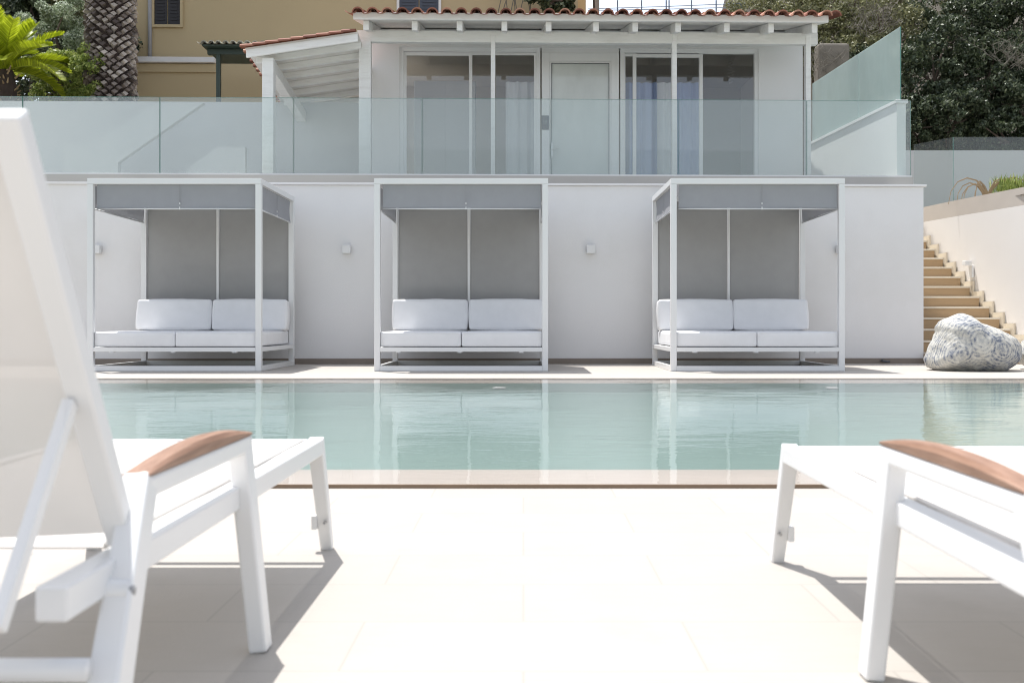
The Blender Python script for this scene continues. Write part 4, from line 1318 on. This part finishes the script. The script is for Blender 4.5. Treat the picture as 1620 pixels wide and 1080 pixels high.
# Canary palm: trunk armoured with old leaf bases
pd = 20.0
pxc = wx(175.5, pd)
pt = Thing('palm_tree', 'thick palm trunk armoured with diamond leaf bases', 'palm tree', (pxc, pd, 2.4))
PR = 0.43; PH0, PH1 = 2.4, 13.0
m = MB().tube([(pxc, pd, PH0), (pxc, pd, 5), (pxc, pd, PH1)], [PR * 0.86, PR * 0.88, PR * 0.92], 24)
trunk = pt.part('trunk', m, M['palm_core'])
m = MB(); R = random.Random(8)
NA = 15
rows = int((9.4 - PH0) / 0.075)
for r in range(rows):
    z = PH0 + r * 0.075
    for k in range(NA):
        th = 2 * math.pi * (k + (0.5 if r % 2 else 0)) / NA + R.uniform(-.05, .05)
        er = Vector((math.cos(th), math.sin(th), 0)); et = Vector((-math.sin(th), math.cos(th), 0))
        hi = max(0, min(1, (z - 4.7) / 1.0))
        wdt = PR * math.pi / NA * R.uniform(0.92, 1.08); hgt = 0.075 * R.uniform(0.85, 1.15); out_ = R.uniform(0.045, 0.10) + 0.03 * (1 - hi)
        c = Vector((pxc, pd, z)) + er * PR * (0.9 + 0.04 * hi)
        # a stub: diamond face pushed out and up, joined back to the trunk
        tip = c + er * out_ + Vector((0, 0, R.uniform(0.0, 0.03)))
        face = [tip + et * wdt * 0.70, tip + Vector((0, 0, hgt * 0.55)) - er * 0.03, tip - et * wdt * 0.70, tip - Vector((0, 0, hgt * 0.62)) + er * 0.015]
        root = [c + et * wdt * 0.5 - er * 0.05, c + Vector((0, 0, hgt * 0.3)) - er * 0.05, c - et * wdt * 0.5 - er * 0.05, c - Vector((0, 0, hgt * 0.9)) - er * 0.05]
        m.add(face + root, [(3, 2, 1, 0), (0, 1, 5, 4), (1, 2, 6, 5), (2, 3, 7, 6), (3, 0, 4, 7)])
pt.part('leaf_bases', m, M['palm_scale'], trunk)

def frond(m, o, az, el, length, droop, nleaf, lw, ll, keel=0.5, seed=0, fold=0.35):
    """arching pinnate frond"""
    R = random.Random(seed)
    pts = []
    p = Vector(o); e = el
    hd = Vector((math.cos(az), math.sin(az), 0))
    sd = Vector((-math.sin(az), math.cos(az), 0))
    K = 14
    for i in range(K + 1):
        pts.append(p.copy())
        p = p + (hd * math.cos(e) + Vector((0, 0, math.sin(e)))) * length / K
        e -= droop / K
    m.tube(pts, [0.012 * (1 - 0.8 * i / K) + 0.002 for i in range(K + 1)], 5)
    for q in range(nleaf):
        s = 0.12 + 0.88 * q / (nleaf - 1)
        i = min(K - 1, int(s * K)); f = s * K - i
        b = pts[i].lerp(pts[i + 1], f)
        dirn = (pts[i + 1] - pts[i]).normalized()
        up = sd.cross(dirn); 
        if up.z < 0: up = -up
        l = ll * math.sin(math.pi * (0.12 + 0.80 * s)) ** 0.5
        for sg in (-1, 1):
            d = (sd * sg * 0.85 + dirn * 0.6 + up * fold + Vector((R.uniform(-.05, .05), R.uniform(-.05, .05), R.uniform(-.05, .05)))).normalized()
            w = dirn * lw
            tip = b + d * l - Vector((0, 0, 0.02 * l))
            m.add([b - w * 0.5, b + d * l * 0.5 + w * 0.5 - w * 1.0, tip, b + d * l * 0.5 + w * 0.55, b + w * 0.5], [(0, 1, 2, 3, 4)])
m = MB()
for k in range(34):
    frond(m, (pxc, pd, PH1 - 0.1), 2 * math.pi * k / 34 * 5.1, 1.25 - 0.042 * k, 2.8, 1.5, 30, 0.035, 0.42, seed=k)
pt.part('crown', m, LEAF['palm'])

cd = 19.0
cxx = wx(8, cd); czz = wz(112, cd)
ct = Thing('cycad', 'bright yellow green cycad with arching feathery fronds at the left edge', 'cycad', (cxx, cd, 2.6))
m = MB().tube([(cxx, cd, 2.6), (cxx, cd, czz - 0.3), (cxx, cd, czz)], [0.2, 0.2, 0.14], 14)
ctr = ct.part('trunk', m, M['palm_core'])
m = MB(); R = random.Random(3)
for k in range(150):
    th = R.uniform(0, 6.283); z = R.uniform(2.7, czz)
    er = Vector((math.cos(th), math.sin(th), 0))
    p = Vector((cxx, cd, z)) + er * 0.18
    m.bar(p, p + er * R.uniform(.05, .12) + Vector((0, 0, R.uniform(-.02, .10))), 0.03, 0.025, 0.012, 0.01)
ct.part('leaf_stubs', m, M['dry_leaf'], ctr)
for k in range(30):
    m = MB()
    ring = k / 30
    el = 1.35 - 1.15 * ring
    frond(m, (cxx + R.uniform(-.04, .04), cd + R.uniform(-.04, .04), czz - 0.02), k * 2.399 + 0.2, el, R.uniform(1.05, 1.35), 0.55 + 0.7 * ring, 60, 0.03, 0.25, seed=50 + k, fold=0.5)
    ct.part('frond', m, LEAF['cycad'])

# vine / dark tree over the tan building roofline and a wooden pole
vd = 23.4
shrub('climbing_plant', 'dark leafy climbing plant against the tan building above the tiled roof', 'climber', (wx(872, vd), vd, wz(-6, vd)), (0.62, 0.35, 0.42), 2600, 'dark', 0.13, 777, 20, base_z=3.0)
m = MB(); R = random.Random(91)
for k in range(9):
    x = wx(790 + k * 6, 23.6); pts = [(x, 23.6, 3.2)]
    for s in range(1, 12):
        pts.append((x + R.uniform(-.12, .12), 23.6 + R.uniform(-.05, .05), 3.2 + s * 0.55))
    m.tube(pts, 0.012, 5)
single('bare_vine', m, M['twig'], 'bare brown vine stems climbing the tan wall left of the leafy climber', 'vine', (wx(815, 23.6), 23.6, 3.2))
single('wooden_pole', MB().tube([(wx(943, 26), 26, 2), (wx(943, 26), 26, 9.5)], 0.085, 10), M['bark'], 'dark wooden pole against the sky at the corner of the tan building', 'pole', (wx(943, 26), 26, 2), smooth=True)
# wire fence against the sky
fd = 30.0
wf = Thing('wire_fence', 'thin blue grey wire fence against the sky above the roof', 'fence', (wx(1050, fd), fd, 3))
for px in (977, 1015, 1054, 1058.5, 1094, 1133, 1172):
    wf.part('post', MB().tube([(wx(px, fd), fd, 3), (wx(px, fd), fd, wz(1, fd))], 0.02, 6), M['wire'])
m = MB()
for p0, p1 in ((15, 6), (17.5, 12)):
    m.tube([(wx(930, fd), fd - 0.03, wz(p0, fd)), (wx(1050, fd), fd - 0.03, wz((p0 + p1) / 2 + 0.8, fd)), (wx(1180, fd), fd - 0.03, wz(p1, fd))], 0.011, 5)
wf.part('wires', m, M['wire'])

# planter on the stair wall: dry leaves and grass
m = MB(); R = random.Random(21)
dd = 17.3
x0, z0 = wx(1560, dd), 2.66
for k in range(9):
    a = R.uniform(-1.0, 0.9); l = R.uniform(0.55, 0.85)
    pts = [(x0, dd, z0)]; p = Vector((x0 + R.uniform(-.05, .05), dd, z0)); e = 1.2
    for s in range(6):
        p = p + Vector((math.sin(a) * math.cos(e) * l / 3, R.uniform(-.02, .02), math.sin(e) * l / 3.4)); e -= 0.5; pts.append(p.copy())
    for i in range(6):
        w = 0.036 * (1 - i / 6.5)
        q0, q1 = Vector(pts[i]), Vector(pts[i + 1])
        m.bar(q0, q1, w, 0.006, w * 0.85, 0.006)
single('dry_plant', m, M['dry_leaf'], 'withered brown strappy plant on the stair wall by the glass fence', 'plant', (x0, dd, z0))
def tuft(R2, n):
    P_ = np.stack([R2.uniform(wx(1578, dd), wx(1640, dd), n), R2.uniform(dd - .2, dd + .3, n), 2.66 + R2.uniform(0.02, 0.36, n)], 1)
    return P_, np.tile([0, -1.0, 0], (n, 1))
tag(obj('grass_tuft', leaves(900, tuft, 0.22, 14, 3.0, 66), LEAF['fresh']), 'fresh green grass tuft on the stair wall at the right frame edge', 'grass')
